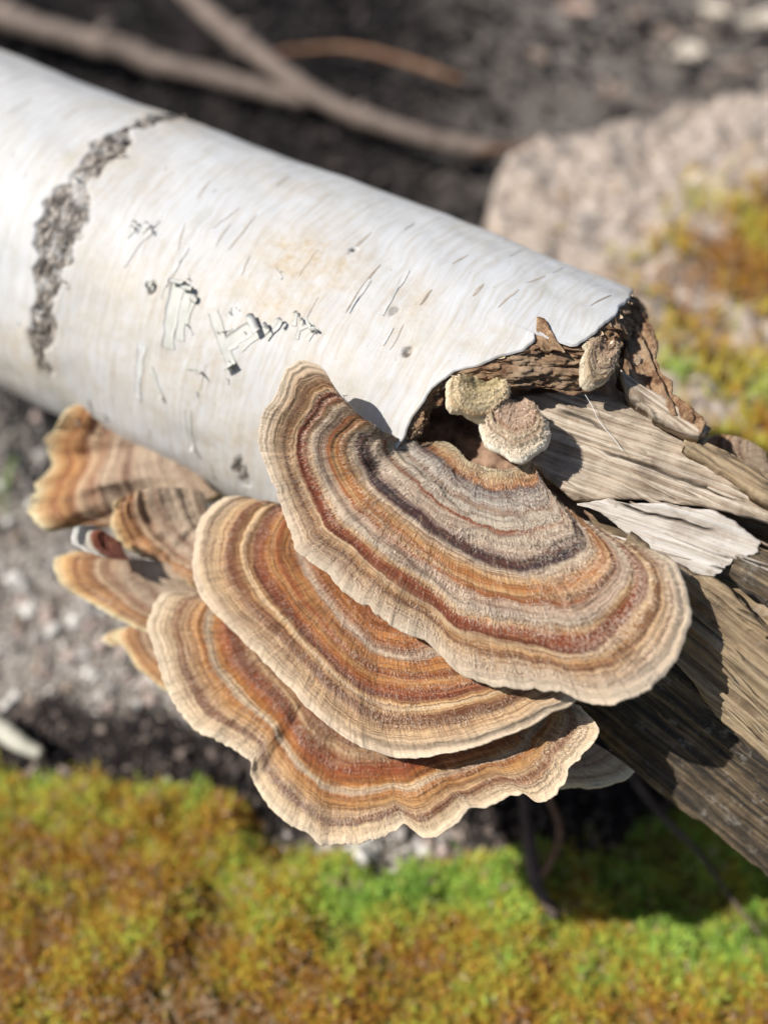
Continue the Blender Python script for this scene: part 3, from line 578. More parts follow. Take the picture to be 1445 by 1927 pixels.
slab('wood_plate', on_tan(np.array(pD, float), 84, 4.45, -8), on_tan(np.array(pD2, float), 84, 4.45, -8), rad(76), MAT['wood_dark'], log, 260, 110, 0.55, 0.10, seed=14, ragged=0.07)

def splinters(n_, p0, p1, th_, r_, dirpx, mat, seed):
    r0 = np.random.default_rng(seed); d3 = on_tan(np.array([dirpx[1]], float), th_, r_)[0] - on_tan(np.array([dirpx[0]], float), th_, r_)[0]; d3 /= np.linalg.norm(d3)
    nn = rad(th_); ac = np.cross(nn, d3)
    for i in range(n_):
        a_, b_ = r0.random(2); q = np.array([p0[0] + (p1[0] - p0[0]) * a_ + b_ * p0[2], p0[1] + (p1[1] - p0[1]) * a_ + b_ * p0[3]])
        c0 = on_tan(q[None], th_, r_)[0]; L = r0.uniform(0.5, 2.6); w = r0.uniform(0.02, 0.07); x = np.linspace(0, 1, 8)
        prof = w * np.sin(np.pi * np.clip(x * 0.9 + 0.08, 0, 1)) ** 0.6; lift = 0.02 + r0.uniform(-0.02, 0.10) * x ** 2; sw_ = d3 + ac * r0.normal(0, 0.06)
        P_ = c0 + (x * L)[:, None] * sw_ + lift[:, None] * nn; V = np.stack([P_ - ac * prof[:, None] - nn * 0.03, P_ + nn * prof[:, None] * 0.5, P_ + ac * prof[:, None] - nn * 0.03], 1)
        mesh('wood_splinter', V, grid_faces(8, 3)[:, ::-1], MAT[mat], log, {'fu': np.repeat(x * L + i, 3), 'fv': np.tile([0, w, 2 * w], 8) + i * 0.37, 'crk': np.zeros(24)})
splinters(16, (1010, 770, 20, 130), (1400, 900), 30, 3.78, ((1000, 740), (1445, 935)), 'wood_grey', 5)
splinters(6, (1120, 960, -10, 40), (1380, 1020), 42, 4.04, ((1100, 945), (1390, 1050)), 'wood_white', 6)
splinters(12, (1290, 1110, -20, 150), (1440, 1230), 60, 4.3, ((1280, 1080), (1445, 1230)), 'wood_brown', 7)
splinters(16, (1130, 1340, 150, -20), (1400, 1600), 84, 4.5, ((1100, 1335), (1440, 1645)), 'wood_brown', 8)
# ------------------------------------------------------------------ bracket fungi
MAIN_N = np.array([-0.20, -0.333, 0.919]); MAIN_N /= np.linalg.norm(MAIN_N)
def bracket(label, rays, P, n, mat, clear=None, th=0.5, rim=0.09, nu=420, nt=150, seed=1, hairs=0, hlen=0.1, cup=0.0, droop=0.25, groove=0.03, wave=0.08, fold=None, dome=0.0, rimwob=4.0, rimhair=0.0, lift=None, name='bracket_fungus', cat='fungus', group=None):
    n = np.asarray(n, float); n = n / np.linalg.norm(n)
    Q = np.array(rays, float).reshape(len(rays), 6); Q = spline(Q, nu)
    t = np.linspace(0, 1, nt) ** 0.85; tt = t[None, :, None]
    a, b, c = Q[:, None, 0:2], Q[:, None, 2:4], Q[:, None, 4:6]
    px = a * (1 - tt) * (1 - 2 * tt) + b * 4 * tt * (1 - tt) + c * tt * (2 * tt - 1)
    ul = np.concatenate([[0], np.cumsum(np.linalg.norm(np.diff(Q[:, 4:6], axis=0), axis=1))]) * PXCM
    out = c - b; out = out / np.linalg.norm(out, axis=-1, keepdims=True)
    px = px + out * (rimwob * fbm(ul * 1.7, 0.3, 0, seed, 4, 0.6))[:, None, None] * tt ** 5
    X = on_plane(px, P, n)
    if clear is not None:                                       # stay in front of the bark it grows from
        D = np.linalg.norm(X, axis=-1); H = on_log(px); s_, t_ = log_st(H); lim = np.linalg.norm(H, axis=-1) - 0.05 - clear * tt[..., 0]
        lim = lim + 4.0 * sstep(-0.6, 1.6, s_ - edge_s(t_)); kk = np.clip(0.5 + 0.5 * (D - lim) / 0.5, 0, 1)
        Dn = D * (1 - kk) + lim * kk - 0.5 * kk * (1 - kk); X = X * (Dn / D)[..., None]
    U = ul[:, None] + 0 * t[None]; T = t[None] + 0 * U; uu = np.linspace(0, 1, nu)[:, None]
    rings = fbm(T * 16 + 0.35 * vn(U * 0.7, 3, 0, seed), 0.5 + U * 0.02, 0, seed + 3, 3, 0.6)
    h = groove * rings * sstep(0, 0.1, T) + wave * fbm(U * 0.5, T * 1.2, 0, seed + 5, 3) * T + 0.03 * fbm(U * 3.2, T * 2.5, 0, seed + 6, 3) * T ** 3
    h = h + 0.012 * fbm(U * 9, T * 14, 0, seed + 7, 3)
    hv = cup * (2 * uu - 1) ** 2 * T ** 1.3
    h = h - droop * T ** 4 + dome * np.sin(np.pi * np.clip(T, 0, 1)) + 0.18 * np.exp(-(T / 0.12) ** 2) * 0
    if fold is not None:
        for fu_, dep, wid in fold: hv = hv + dep * np.exp(-np.abs((uu - fu_) / wid) ** 1.4) * sstep(0.15, 0.6, T)
    if lift is not None: hv = hv + lift(uu, T)
    X = X * (1 - hv / np.linalg.norm(X, axis=-1))[..., None]
    X = X + h[..., None] * n
    root = empty(name, X[nu // 2, 0]); tag(root, label, cat, group)
    outd = X[:, -1] - X[:, -4]; outd = outd / np.linalg.norm(outd, axis=-1, keepdims=True)
    thick = th * np.clip(1 - T, 0, 1) ** 0.8 + rim
    r = rim / 2; ph = np.linspace(0, math.pi, 7)[1:-1]
    rimr = X[:, -1][:, None] + r * np.sin(ph)[None, :, None] * outd[:, None] - (r * (1 - np.cos(ph)))[None, :, None] * n
    G = np.concatenate([X, rimr], 1); ng = G.shape[1]
    Ta = np.concatenate([T, np.ones((nu, 5))], 1); Ua = np.concatenate([U, U[:, -5:]], 1)
    mesh('cap', G, grid_faces(nu, ng)[:, ::-1], MAT['cap' + mat], root, {'t': Ta, 'u': Ua})
    st = slice(None, None, 3); jj = np.r_[np.arange(0, nt - 1, 4), nt - 1]; ii = np.r_[np.arange(0, nu - 1, 3), nu - 1]
    Y = (X - thick[..., None] * n)[ii][:, jj]
    Y = np.concatenate([Y, G[ii][:, -1:]], 1)
    a_, b_ = Y.shape[:2]; V = Y.reshape(-1, 3); fs = [grid_faces(a_, b_)]
    for row, rev in ((0, False), (-1, True)):                    # close the two flanks and the back
        top = G[row][np.r_[jj, ng - 1]]; o_v = len(V); V = np.concatenate([V, top]); base = (0 if row == 0 else (a_ - 1) * b_)
        j = np.arange(b_ - 1); f = np.stack([base + j, base + j + 1, o_v + j + 1, o_v + j], -1); fs.append(f[:, ::-1] if rev else f)
    top = X[ii, 0]; o_v = len(V); V = np.concatenate([V, top]); i = np.arange(a_ - 1)
    fs.append(np.stack([i * b_, (i + 1) * b_, o_v + i + 1, o_v + i], -1))
    mesh('pore_surface', V, fs, MAT['pore'], root)
    if hairs:
        nr = np.cross(np.gradient(X, axis=0), np.gradient(X, axis=1)); nr /= np.linalg.norm(nr, axis=-1, keepdims=True) + 1e-9
        if (nr[nu // 2, nt // 2] @ n) < 0: nr = -nr
        rd = np.gradient(X, axis=1); rd /= np.linalg.norm(rd, axis=-1, keepdims=True) + 1e-9
        hi = rng.integers(0, nu, hairs * 3); hj = (rng.random(hairs * 3) ** 0.7 * (nt - 1)).astype(int)
        dens = 0.5 + 0.9 * vn(T[hi, hj] * 14, U[hi, hj] * 0.2, 0, seed + 31) + 0.25 * vn(T[hi, hj] * 8, U[hi, hj] * 3, 0, seed + 33)
        dens = dens * np.maximum(sstep(0.97, 0.90, T[hi, hj]), rimhair * (vn(U[hi, hj] * 0.8, 2, 0, seed + 40) > 0.1))
        keep = rng.random(len(hi)) < np.clip(dens, 0.02, 1); hi, hj = hi[keep][:hairs], hj[keep][:hairs]; m = len(hi)
        p = X[hi, hj] + rng.normal(0, 0.015, (m, 3)); N3, R3 = nr[hi, hj], rd[hi, hj]; C3 = np.cross(N3, R3)
        el = rng.uniform(0.15, 0.75, m)[:, None]; sp = rng.normal(0, 0.35, m)[:, None]; L = (hlen * rng.uniform(0.4, 1.15, m))[:, None]
        d = R3 * np.cos(el) + N3 * np.sin(el) + C3 * sp
        wv = C3 * 0.0055
        V = np.stack([p - wv, p + wv, p + d * L * 0.6 + wv * 0.6, p + d * L - N3 * L * 0.12, p + d * L * 0.6 - wv * 0.6], 1).reshape(-1, 3)
        k = np.arange(m) * 5
        tag(mesh('fuzz', V, [np.stack([k, k + 1, k + 2, k + 4], -1), np.stack([k + 4, k + 2, k + 3], -1)], MAT['hair' + mat], root,
             {'t': np.repeat(T[hi, hj], 5), 'u': np.repeat(U[hi, hj], 5)}), kind='stuff')
    return root
anchor = on_log(np.array([[915., 870.]]), 4.7)[0]
def layer(k): return anchor - MAIN_N * k
B1 = [((795, 838), (700, 800), (627, 728)), ((800, 838), (695, 802), (606, 692)), ((803, 836), (690, 803), (570, 680)), ((806, 835), (683, 806), (532, 700)), ((812, 834), (668, 812), (509, 756)), ((820, 832), (655, 828), (485, 795)), ((830, 830), (655, 860), (498, 871)), ((842, 832), (675, 900), (527, 951)), ((852, 838), (700, 935), (552, 1030)), ((862, 846), (735, 965), (624, 1085)), ((870, 856), (785, 1005), (716, 1161)), ((880, 866), (830, 1035), (806, 1210)), ((892, 872), (870, 1060), (868, 1265)), ((910, 878), (920, 1080), (978, 1295)), ((925, 882), (970, 1092), (1045, 1296)), ((940, 884), (1010, 1092), (1118, 1322)), ((953, 884), (1045, 1088), (1209, 1301)), ((964, 881), (1078, 1074), (1270, 1237)), ((974, 876), (1108, 1055), (1297, 1158)), ((982, 872), (1120, 1035), (1275, 1070)), ((992, 868), (1105, 1000), (1240, 1036)), ((1002, 866), (1062, 952), (1188, 1021))]
B2 = [((690, 1000), (590, 960), (490, 945)), ((690, 1003), (580, 965), (451, 928)), ((690, 1008), (570, 980), (413, 934)), ((690, 1015), (560, 1000), (381, 963)), ((690, 1025), (550, 1030), (355, 1039)), ((692, 1035), (560, 1065), (378, 1122)), ((696, 1045), (590, 1110), (451, 1198)), ((702, 1055), (620, 1150), (534, 1281)), ((710, 1065), (660, 1195), (616, 1364)), ((722, 1075), (700, 1230), (718, 1418)), ((740, 1080), (760, 1245), (820, 1418)), ((760, 1080), (830, 1240), (935, 1389)), ((780, 1075), (890, 1225), (1037, 1341)), ((800, 1065), (930, 1200), (1078, 1319)), ((815, 1050), (950, 1170), (1090, 1285))]
B3 = [((610, 1150), (480, 1130), (343, 1112)), ((610, 1155), (470, 1150), (300, 1118)), ((612, 1165), (460, 1180), (285, 1166)), ((615, 1175), (470, 1215), (292, 1230)), ((620, 1185), (490, 1250), (343, 1345)), ((628, 1195), (520, 1285), (405, 1393)), ((636, 1205), (550, 1320), (473, 1427)), ((640, 1210), (560, 1335), (473, 1459)), ((650, 1218), (590, 1375), (534, 1542)), ((665, 1225), (640, 1410), (636, 1590)), ((680, 1230), (700, 1420), (744, 1558)), ((686, 1231), (715, 1420), (757, 1548)), ((695, 1230), (745, 1415), (801, 1574)), ((702, 1230), (760, 1410), (848, 1550)), ((715, 1228), (790, 1400), (890, 1523)), ((735, 1225), (840, 1385), (965, 1500)), ((740, 1222), (850, 1380), (979, 1491)), ((755, 1215), (890, 1365), (1011, 1507)), ((770, 1205), (930, 1345), (1060, 1475)), ((776, 1200), (935, 1335), (1074, 1445)), ((785, 1190), (950, 1310), (1126, 1383)), ((795, 1170), (960, 1270), (1088, 1326))]
bracket('large zoned bracket fungus, topmost of the stack, with a dark purple band', B1, layer(0), MAIN_N, '1', clear=0.9, th=0.7, nu=620, nt=190, seed=201, hairs=30000, hlen=0.095, groove=0.10, wave=0.17, droop=0.2, lift=lambda u, t: 0.75 * sstep(0.55, 0.0, u) * t ** 1.3 + 0.3 * sstep(0.6, 1.0, u) * t ** 1.2 - 0.25 * np.exp(-((u - 0.55) / 0.12) ** 2) * t ** 2, rimwob=5)
bracket('orange-brown zoned bracket fungus with smooth pale rim, middle of the stack', B2, layer(1.15), MAIN_N, '2', th=0.5, nu=520, nt=160, seed=231, hairs=16000, hlen=0.07, groove=0.065, wave=0.12, droop=0.15, cup=0.5, fold=[(0.66, -0.35, 0.09)], rimwob=3)
bracket('brown zoned bracket fungus with frilled cream rim, lowest of the stack', B3, layer(2.1), MAIN_N, '3', th=0.5, nu=560, nt=160, seed=261, hairs=22000, hlen=0.085, groove=0.065, wave=0.16, droop=0.1, cup=0.45, fold=[(0.50, -0.3, 0.06), (0.36, -0.14, 0.02), (0.62, -0.16, 0.03), (0.74, -0.14, 0.03)], rimwob=6, rimhair=0.9)

def at(px, d): return ray(np.array([px], float))[0] * d
# the cluster farther along the log, behind the stack
def lay2(k, px=(300., 905.), r=4.6):
    r_ = ray(np.array([px]))[0]; return r_ * 25.6 - MAIN_N * k
LN = np.array([-0.10, -0.42, 0.90])
L1 = [((330, 800), (240, 775), (148, 764)), ((335, 815), (235, 800), (118, 795)), ((345, 835), (225, 835), (86, 838)), ((355, 855), (220, 865), (88, 885)), ((365, 875), (215, 900), (66, 925)), ((375, 890), (225, 930), (76, 969)), ((385, 905), (235, 955), (110, 1000)), ((395, 918), (255, 970), (150, 992)), ((410, 930), (300, 970), (195, 990))]
L2 = [((375, 922), (300, 925), (232, 945)), ((378, 935), (300, 960), (203, 978)), ((382, 950), (310, 990), (220, 1020)), ((388, 965), (330, 1015), (270, 1052)), ((400, 980), (365, 1040), (345, 1100)), ((420, 990), (410, 1050), (410, 1120))]
L3 = [((365, 1062), (250, 1050), (140, 1036)), ((366, 1070), (240, 1058), (104, 1048)), ((368, 1080), (240, 1078), (98, 1068)), ((370, 1090), (250, 1095), (113, 1100)), ((375, 1100), (270, 1115), (182, 1140)), ((380, 1112), (300, 1140), (233, 1169)), ((390, 1125), (340, 1160), (285, 1190))]
L4 = [((380, 1155), (300, 1165), (228, 1182)), ((384, 1170), (300, 1185), (216, 1197)), ((388, 1185), (310, 1215), (240, 1235)), ((395, 1200), (340, 1240), (290, 1288)), ((410, 1210), (390, 1265), (360, 1320))]
L5 = [((228, 1020), (196, 1000), (178, 988)), ((230, 1030), (188, 1010), (150, 996)), ((234, 1040), (192, 1030), (148, 1020)), ((240, 1048), (205, 1042), (168, 1037)), ((248, 1054), (218, 1052), (202, 1052))]
L6 = [((290, 1175), (240, 1180), (200, 1188)), ((292, 1185), (235, 1195), (184, 1202)), ((296, 1200), (250, 1210), (200, 1215))]
G2 = 'bracket fungi clustered under the log behind the stack'
bracket('brown curled bracket fungus with an orange lobe, tucked under the log edge', L1, at((250, 860), 28.0), LN, 'L', th=0.4, nu=200, nt=80, seed=301, hairs=3500, wave=0.55, groove=0.05, droop=-0.2, rimwob=9, fold=[(0.3, -0.3, 0.08), (0.55, 0.35, 0.06), (0.8, -0.3, 0.07)])
bracket('tan lumpy bracket fungus beside the smooth-rimmed one of the stack', L2, lay2(0.9), LN, 'L', th=0.4, nu=140, nt=60, seed=311, hairs=2500, wave=0.6, dome=0.2, groove=0.06, rimwob=9)
bracket('brown bracket fungus with fine orange rings, jutting over the gravel', L3, lay2(1.3), LN, 'L', th=0.4, nu=160, nt=60, seed=321, hairs=2500, wave=0.12, rimwob=3)
bracket('small orange-brown bracket fungus half hidden behind the frilled one', L4, lay2(2.0), LN, 'L', th=0.4, nu=120, nt=50, seed=331, hairs=1500, rimwob=3)
bracket('small red-brown fungus with a bright white edge between brown brackets', L5, lay2(0.3), LN, 'W', th=0.1, rim=0.05, nu=110, nt=50, seed=341, wave=0.5, droop=-0.3, groove=0.08, rimwob=9)
bracket('pale tan fungus tongue low under the brown brackets', L6, lay2(2.3), LN, 'Y', th=0.25, nu=60, nt=40, seed=351, rimwob=2)
R1 = [((1085, 1380), (1145, 1415), (1192, 1450)), ((1070, 1390), (1120, 1432), (1172, 1470)), ((1050, 1400), (1085, 1440), (1110, 1482)), ((1025, 1400), (1035, 1440), (1050, 1482))]
bracket('pale grey bracket fungus low under the blackened wood', R1, layer(3.6), MAIN_N, 'K', th=0.4, nu=90, nt=40, seed=361, hairs=600, rimwob=3)
# young knobs in the hollow under the torn bark
K1 = [((905, 712), (870, 708), (848, 712)), ((906, 714), (865, 724), (846, 738)), ((908, 716), (868, 742), (851, 768)), ((912, 718), (885, 755), (884, 783)), ((916, 718), (910, 755), (910, 786)), ((922, 716), (930, 748), (930, 774)), ((930, 712), (948, 735), (951, 748)), ((935, 710), (950, 718), (956, 724))]
K2 = [((960, 752), (928, 768), (904, 792)), ((962, 754), (932, 790), (912, 822)), ((965, 757), (948, 805), (936, 842)), ((968, 758), (965, 815), (966, 862)), ((972, 758), (985, 810), (996, 851)), ((978, 756), (1002, 800), (1022, 834)), ((984, 752), (1008, 782), (1030, 802)), ((988, 748), (1003, 762), (1014, 774))]
K3 = [((1140, 640), (1120, 636), (1104, 645)), ((1140, 644), (1116, 664), (1098, 692)), ((1144, 648), (1128, 688), (1116, 722)), ((1148, 648), (1146, 688), (1142, 716)), ((1152, 645), (1160, 672), (1164, 692)), ((1154, 640), (1164, 646), (1172, 655))]
K4 = [((1176, 668), (1166, 676), (1158, 686)), ((1178, 670), (1168, 690), (1166, 705)), ((1182, 672), (1184, 692), (1186, 712)), ((1186, 670), (1198, 684), (1204, 696)), ((1188, 666), (1200, 670), (1207, 675))]
K5 = [((1440, 850), (1390, 822), (1345, 820)), ((1440, 855), (1385, 835), (1330, 838)), ((1442, 862), (1390, 860), (1345, 866)), ((1446, 870), (1410, 885), (1380, 905)), ((1452, 875), (1450, 900), (1450, 925))]
KN = np.array([-0.05, -0.62, 0.78])
bracket('yellowish cream knob of young fungus hanging from the torn bark', K1, at((900, 745), 21.75), KN, 'Y', th=0.55, rim=0.28, nu=150, nt=60, seed=371, hairs=4500, hlen=0.08, wave=0.22, dome=0.10, droop=0.05, groove=0.03, rimwob=5, rimhair=1.0)
bracket('fuzzy pinkish-brown young fungus with cream rim on the split wood', K2, at((965, 800), 21.75), np.array([-0.15, -0.45, 0.88]), 'P', th=0.7, rim=0.22, nu=170, nt=70, seed=381, hairs=6000, hlen=0.09, wave=0.14, dome=0.06, droop=0.1, groove=0.05, rimwob=4, rimhair=1.0)
bracket('cream scalloped fungus crust at the corner of the torn bark', K3, at((1135, 680), 22.02), np.array([0.1, -0.55, 0.8]), 'K', th=0.15, rim=0.06, nu=160, nt=60, seed=391, hairs=1500, hlen=0.05, wave=0.18, dome=0.05, groove=0.05, rimwob=9)
bracket('small round pale fungus button behind the torn bark corner', K4, at((1182, 690), 23.6), KN, 'K', th=0.3, rim=0.1, nu=70, nt=40, seed=401, hairs=900, hlen=0.05, dome=0.12)
bracket('pinkish-brown bracket fungus growing on the far side of the split wood', K5, at((1400, 860), 25.5), KN, 'L', th=0.3, nu=90, nt=40, seed=411, hairs=900)

# ------------------------------------------------------------------ granite rock behind the log
def rock_material():
    m = M('granite', 0.9, 0.2); p = m.pos(); g = m.noise(p, 260, 6, 0.75); b = m.noise(p, 45, 5, 0.65); w = m.n('TexVoronoi'); w.inputs['Scale'].default_value = 260; m.link(p, w.inputs['Vector'])
    c = m.ramp(g, [(0.34, (0.13, 0.105, 0.09)), (0.45, (0.36, 0.285, 0.235)), (0.54, (0.55, 0.45, 0.37)), (0.66, (0.74, 0.66, 0.59))])
    c = m.mix(m.maprange(b, 0.5, 0.65, 0, 0.6), c, (0.43, 0.34, 0.26)); c = m.mix(m.maprange(m.noise(p, 110, 5, 0.7), 0.5, 0.64, 0, 0.6), c, (0.30, 0.27, 0.24)); c = m.mix(m.maprange(b, 0.45, 0.36, 0, 0.5), c, (0.20, 0.18, 0.165))
    m.color(c); m.bump(m.math('ADD', g, m.math('MULTIPLY', b, 2)), 1.0, 0.002); return m.m
ZR = 6.6
pr = [on_ground(np.array([p], float), ZR)[0][:2] for p in [(2300, 60), (1700, 120), (1445, 152), (1300, 172), (1180, 200), (1040, 236), (934, 272), (926, 350), (920, 430), (905, 520)]]
pr += [(P0 + AX * 4 - NF * 2.5)[:2], (P0 + AX * 9 - NF * 0.5)[:2], (P0 + AX * 20)[:2], (P0 + AX * 34)[:2]]
pr = np.array(pr)
def sdist(x, y, poly):
    d = np.full(x.shape, 1e9); ins = np.zeros(x.shape, bool)
    for a, b in zip(poly, np.roll(poly, -1, 0)):
        e = b - a; w0, w1 = x - a[0], y - a[1]; k = np.clip((w0 * e[0] + w1 * e[1]) / (e @ e), 0, 1)
        d = np.minimum(d, np.hypot(w0 - e[0] * k, w1 - e[1] * k))
        c = ((a[1] > y) != (b[1] > y)) & (x < (b[0] - a[0]) * (y - a[1]) / (b[1] - a[1] + 1e-12) + a[0]); ins ^= c
    return np.where(ins, d, -d)
def rock_h(x, y):
    sd_ = sdist(x, y, pr) + 0.5 * fbm(x * 0.5, y * 0.5, 0, 501, 4)
    return -1.5 + (ZR + 1.5) * sstep(-0.9, 0.9, sd_) + 0.5 * fbm(x * 0.3, y * 0.3, 0, 503, 5, 0.6) * sstep(-1, 2, sd_) + 0.2 * fbm(x * 1.6, y * 1.6, 0, 505, 4), sd_
rx = np.linspace(pr[:, 0].min() - 2, pr[:, 0].max() + 2, 260); ry = np.linspace(pr[:, 1].min() - 2, pr[:, 1].max() + 2, 240)
RX, RY = np.meshgrid(rx, ry, indexing='ij'); RH, RSD = rock_h(RX, RY)
fc = grid_faces(len(rx), len(ry)); okv = (RSD > -2.2).ravel(); fc = fc[okv[fc].all(1)]
used = np.unique(fc); remap = np.full(okv.size, -1); remap[used] = np.arange(len(used))
RV = np.stack([RX, RY, RH + GROUND], -1).reshape(-1, 3)[used]
rock = tag(empty('granite_rock', np.array([pr[:, 0].mean(), pr[:, 1].mean(), GROUND])), 'coarse pinkish-grey granite rock with moss growing on it, behind the log', 'rock')
mesh('stone_body', RV, remap[fc], rock_material(), rock)

# ------------------------------------------------------------------ moss
def moss_material(name, stops, trans=0.35):
    m = M(name, 0.6, 0.3); h = m.attr('hue'); c = m.ramp(h, stops); m.color(c)
    tr = m.n('BsdfTranslucent'); m.link(c, tr.inputs['Color']); mx = m.n('MixShader'); mx.inputs[0].default_value = trans
    out = m.t.nodes['Material Output']; m.link(m.b.outputs[0], mx.inputs[1]); m.link(tr.outputs[0], mx.inputs[2]); m.link(mx.outputs[0], out.inputs['Surface']); return m.m
MAT['moss'] = moss_material('moss', [(0.0, (0.20, 0.35, 0.05)), (0.2, (0.44, 0.62, 0.11)), (0.4, (0.56, 0.52, 0.08)), (0.55, (0.54, 0.36, 0.045)), (0.7, (0.46, 0.22, 0.03)), (0.85, (0.28, 0.11, 0.022)), (1.0, (0.60, 0.46, 0.30))])
def moss_mesh(name, P, nrm_jit, hue, hgt, parent=None, leaves=6):
    n = len(P); lean = np.concatenate([rng.normal(0, nrm_jit, (n, 2)), np.ones((n, 1))], 1); lean /= np.linalg.norm(lean, axis=1, keepdims=True)
    V = []; 
    for k in range(leaves):
        f = (k + 0.7) / leaves; a = rng.uniform(0, 6.283, n); o = np.stack([np.cos(a), np.sin(a), 0 * a], -1); sd2 = np.stack([-np.sin(a), np.cos(a), 0 * a], -1)
        b = P + lean * (hgt * f)[:, None]; L = (hgt * rng.uniform(0.35, 0.6, n) * (1.15 - 0.5 * f))[:, None]
        tip = b + o * L * 0.8 + lean * L * rng.uniform(0.2, 0.9, (n, 1)); w = L * 0.2
        V.append(np.stack([b - sd2 * w * 0.6, tip, b + sd2 * w * 0.6 + o * L * 0.15], 1))
    V = np.stack(V, 1).reshape(-1, 3); k = np.arange(len(V) // 3) * 3
    H = np.repeat(np.repeat(hue, leaves) + rng.normal(0, 0.05, n * leaves), 3)
    return tag(mesh(name, V, np.stack([k, k + 1, k + 2], -1), MAT['moss'], parent, {'hue': np.clip(H, 0, 1)}, smooth=False), kind='stuff')
n = 230000; x = rng.uniform(-24, 26, n); y = rng.uniform(-6, 19, n)
P = np.stack([x, y, np.full(n, GROUND)], -1); mo, _ = ground_zone(P); q = project(P)
clump = fbm(x * 0.55, y * 0.55, 0, 601, 3)
k = (rng.random(n) < mo * np.clip(0.85 + 0.5 * clump + 0.3 * fbm(x * 2.2, y * 2.2, 0, 605, 2), 0.25, 1)) & (mo > 0.15) & (q[:, 0] > -400) & (q[:, 0] < 1900) & (q[:, 1] < 2500)
P, x, y, q, mo, clump = P[k], x[k], y[k], q[k], mo[k], clump[k]; P[:, 2] = gz(x, y, mo)
green = 1.2 * np.exp(-((q[:, 0] - 760) / 280) ** 2 - ((q[:, 1] - 1680) / 75) ** 2) + sstep(950, 1200, q[:, 0]) * sstep(1950, 1700, q[:, 1]) + 0.45 * np.exp(-((q[:, 1] - 1480) / 70) ** 2) * sstep(600, 300, q[:, 0])
hue = 0.60 + 0.10 * sstep(1600, 1850, q[:, 1]) * sstep(900, 500, q[:, 0]) - 0.44 * np.clip(green, 0, 1) + 0.22 * fbm(x * 0.8, y * 0.8, 0, 611, 4) + 0.16 * fbm(x * 3.5, y * 3.5, 0, 613, 2) + rng.normal(0, 0.12, len(x))
hue = np.where(rng.random(len(x)) < 0.06, 1.0, hue)
moss_mesh('moss', P, 0.35, np.clip(hue, 0.0, 1), rng.uniform(0.35, 0.85, len(x)) * (0.8 + 0.4 * clump))
tag(bpy.data.objects['moss'], 'orange and bright green moss carpet over the ground before the log', 'moss')
n = 60000; x = rng.uniform(5, 36, n); y = rng.uniform(12, 54, n); h_, sd_ = rock_h(x, y); P = np.stack([x, y, GROUND + h_], -1); q = project(P)
wgt = np.exp(-((q[:, 0] - 1420) / 150) ** 2 - ((q[:, 1] - 520) / 110) ** 2) * 1.2 + 0.55 * sstep(1180, 1300, q[:, 0]) * sstep(560, 700, q[:, 1]) + 0.25 * sstep(1250, 1600, q[:, 0]) * sstep(250, 400, q[:, 1])
k = (rng.random(n) < wgt * np.clip(0.8 + 1.0 * fbm(x * 0.45, y * 0.45, 0, 621, 4), 0, 1)) & (sd_ > 0.3)
P, x, y, q = P[k], x[k], y[k], q[k]
hue = 0.62 + 0.25 * fbm(x * 0.6, y * 0.6, 0, 631, 4) - 0.25 * sstep(600, 760, q[:, 1]) + rng.normal(0, 0.09, len(x))
moss_mesh('moss_patch', P - UPV * 0.05, 0.4, np.clip(hue, 0, 1), rng.uniform(0.4, 1.1, len(x)), rock)

# ------------------------------------------------------------------ pebbles and gravel
def stone_mesh(seed, k=0.35):
    import bmesh
    bm = bmesh.new(); bmesh.ops.create_icosphere(bm, subdivisions=2, radius=1.0)
    for v in bm.verts:
        c = np.array(v.co); f = 1 + k * fbm(c[0] * 1.1 + seed, c[1] * 1.1, c[2] * 1.1, seed, 3); v.co = Vector(c * f * np.array([1, 0.8, 0.6])) * S
    me = bpy.data.meshes.new('pebble'); bm.to_mesh(me); bm.free()
    for p_ in me.polygons: p_.use_smooth = True
    return me
PEB = [('grey', (0.22, 0.20, 0.185), (0.44, 0.40, 0.37)), ('white', (0.52, 0.49, 0.45), (0.68, 0.65, 0.60)), ('pinkish', (0.30, 0.22, 0.19), (0.45, 0.36, 0.32)), ('brown', (0.16, 0.115, 0.085), (0.30, 0.23, 0.175))]
pm = [[stone_mesh(700 + i * 9 + j) for j in range(3)] for i in range(4)]
for i, (nm, c1, c2) in enumerate(PEB):
    mt = simple('pebble_' + nm, c1, c2, 350, 0.8, 0.4, 900)
    for me in pm[i]: me.materials.append(mt)
cnt = 0; tries = 0
while cnt < 270 and tries < 6000:
    tries += 1
    if rng.random() < 0.8: px, py = rng.uniform(-40, 430), rng.uniform(800, 1340)
    else: px, py = rng.normal(690, 120), rng.normal(1595, 30)
    g = on_ground(np.array([[px, py]]), 0)[0]; mo, gr = ground_zone(g[None])
    if gr[0] < 0.35: continue
    i = rng.choice(4, p=[0.36, 0.26, 0.24, 0.14]); r_ = rng.uniform(0.14, 0.42) * (1.25 if rng.random() < 0.12 else 0.8)
    o = bpy.data.objects.new('pebble', pm[i][rng.integers(3)]); col.objects.link(o)
    g[2] = gz(g[0], g[1], mo[0]) + r_ * 0.3
    o.location = Vector((g + OFF) * S); o.rotation_euler = (rng.uniform(-0.4, 0.4), rng.uniform(-0.4, 0.4), rng.uniform(0, 6.28)); o.scale = (r_, r_ * rng.uniform(0.8, 1.2), r_)
    tag(o, 'small %s pebble lying in the gravel near the fungi' % PEB[i][0], 'pebble', '%s pebbles in the gravel' % PEB[i][0]); cnt += 1
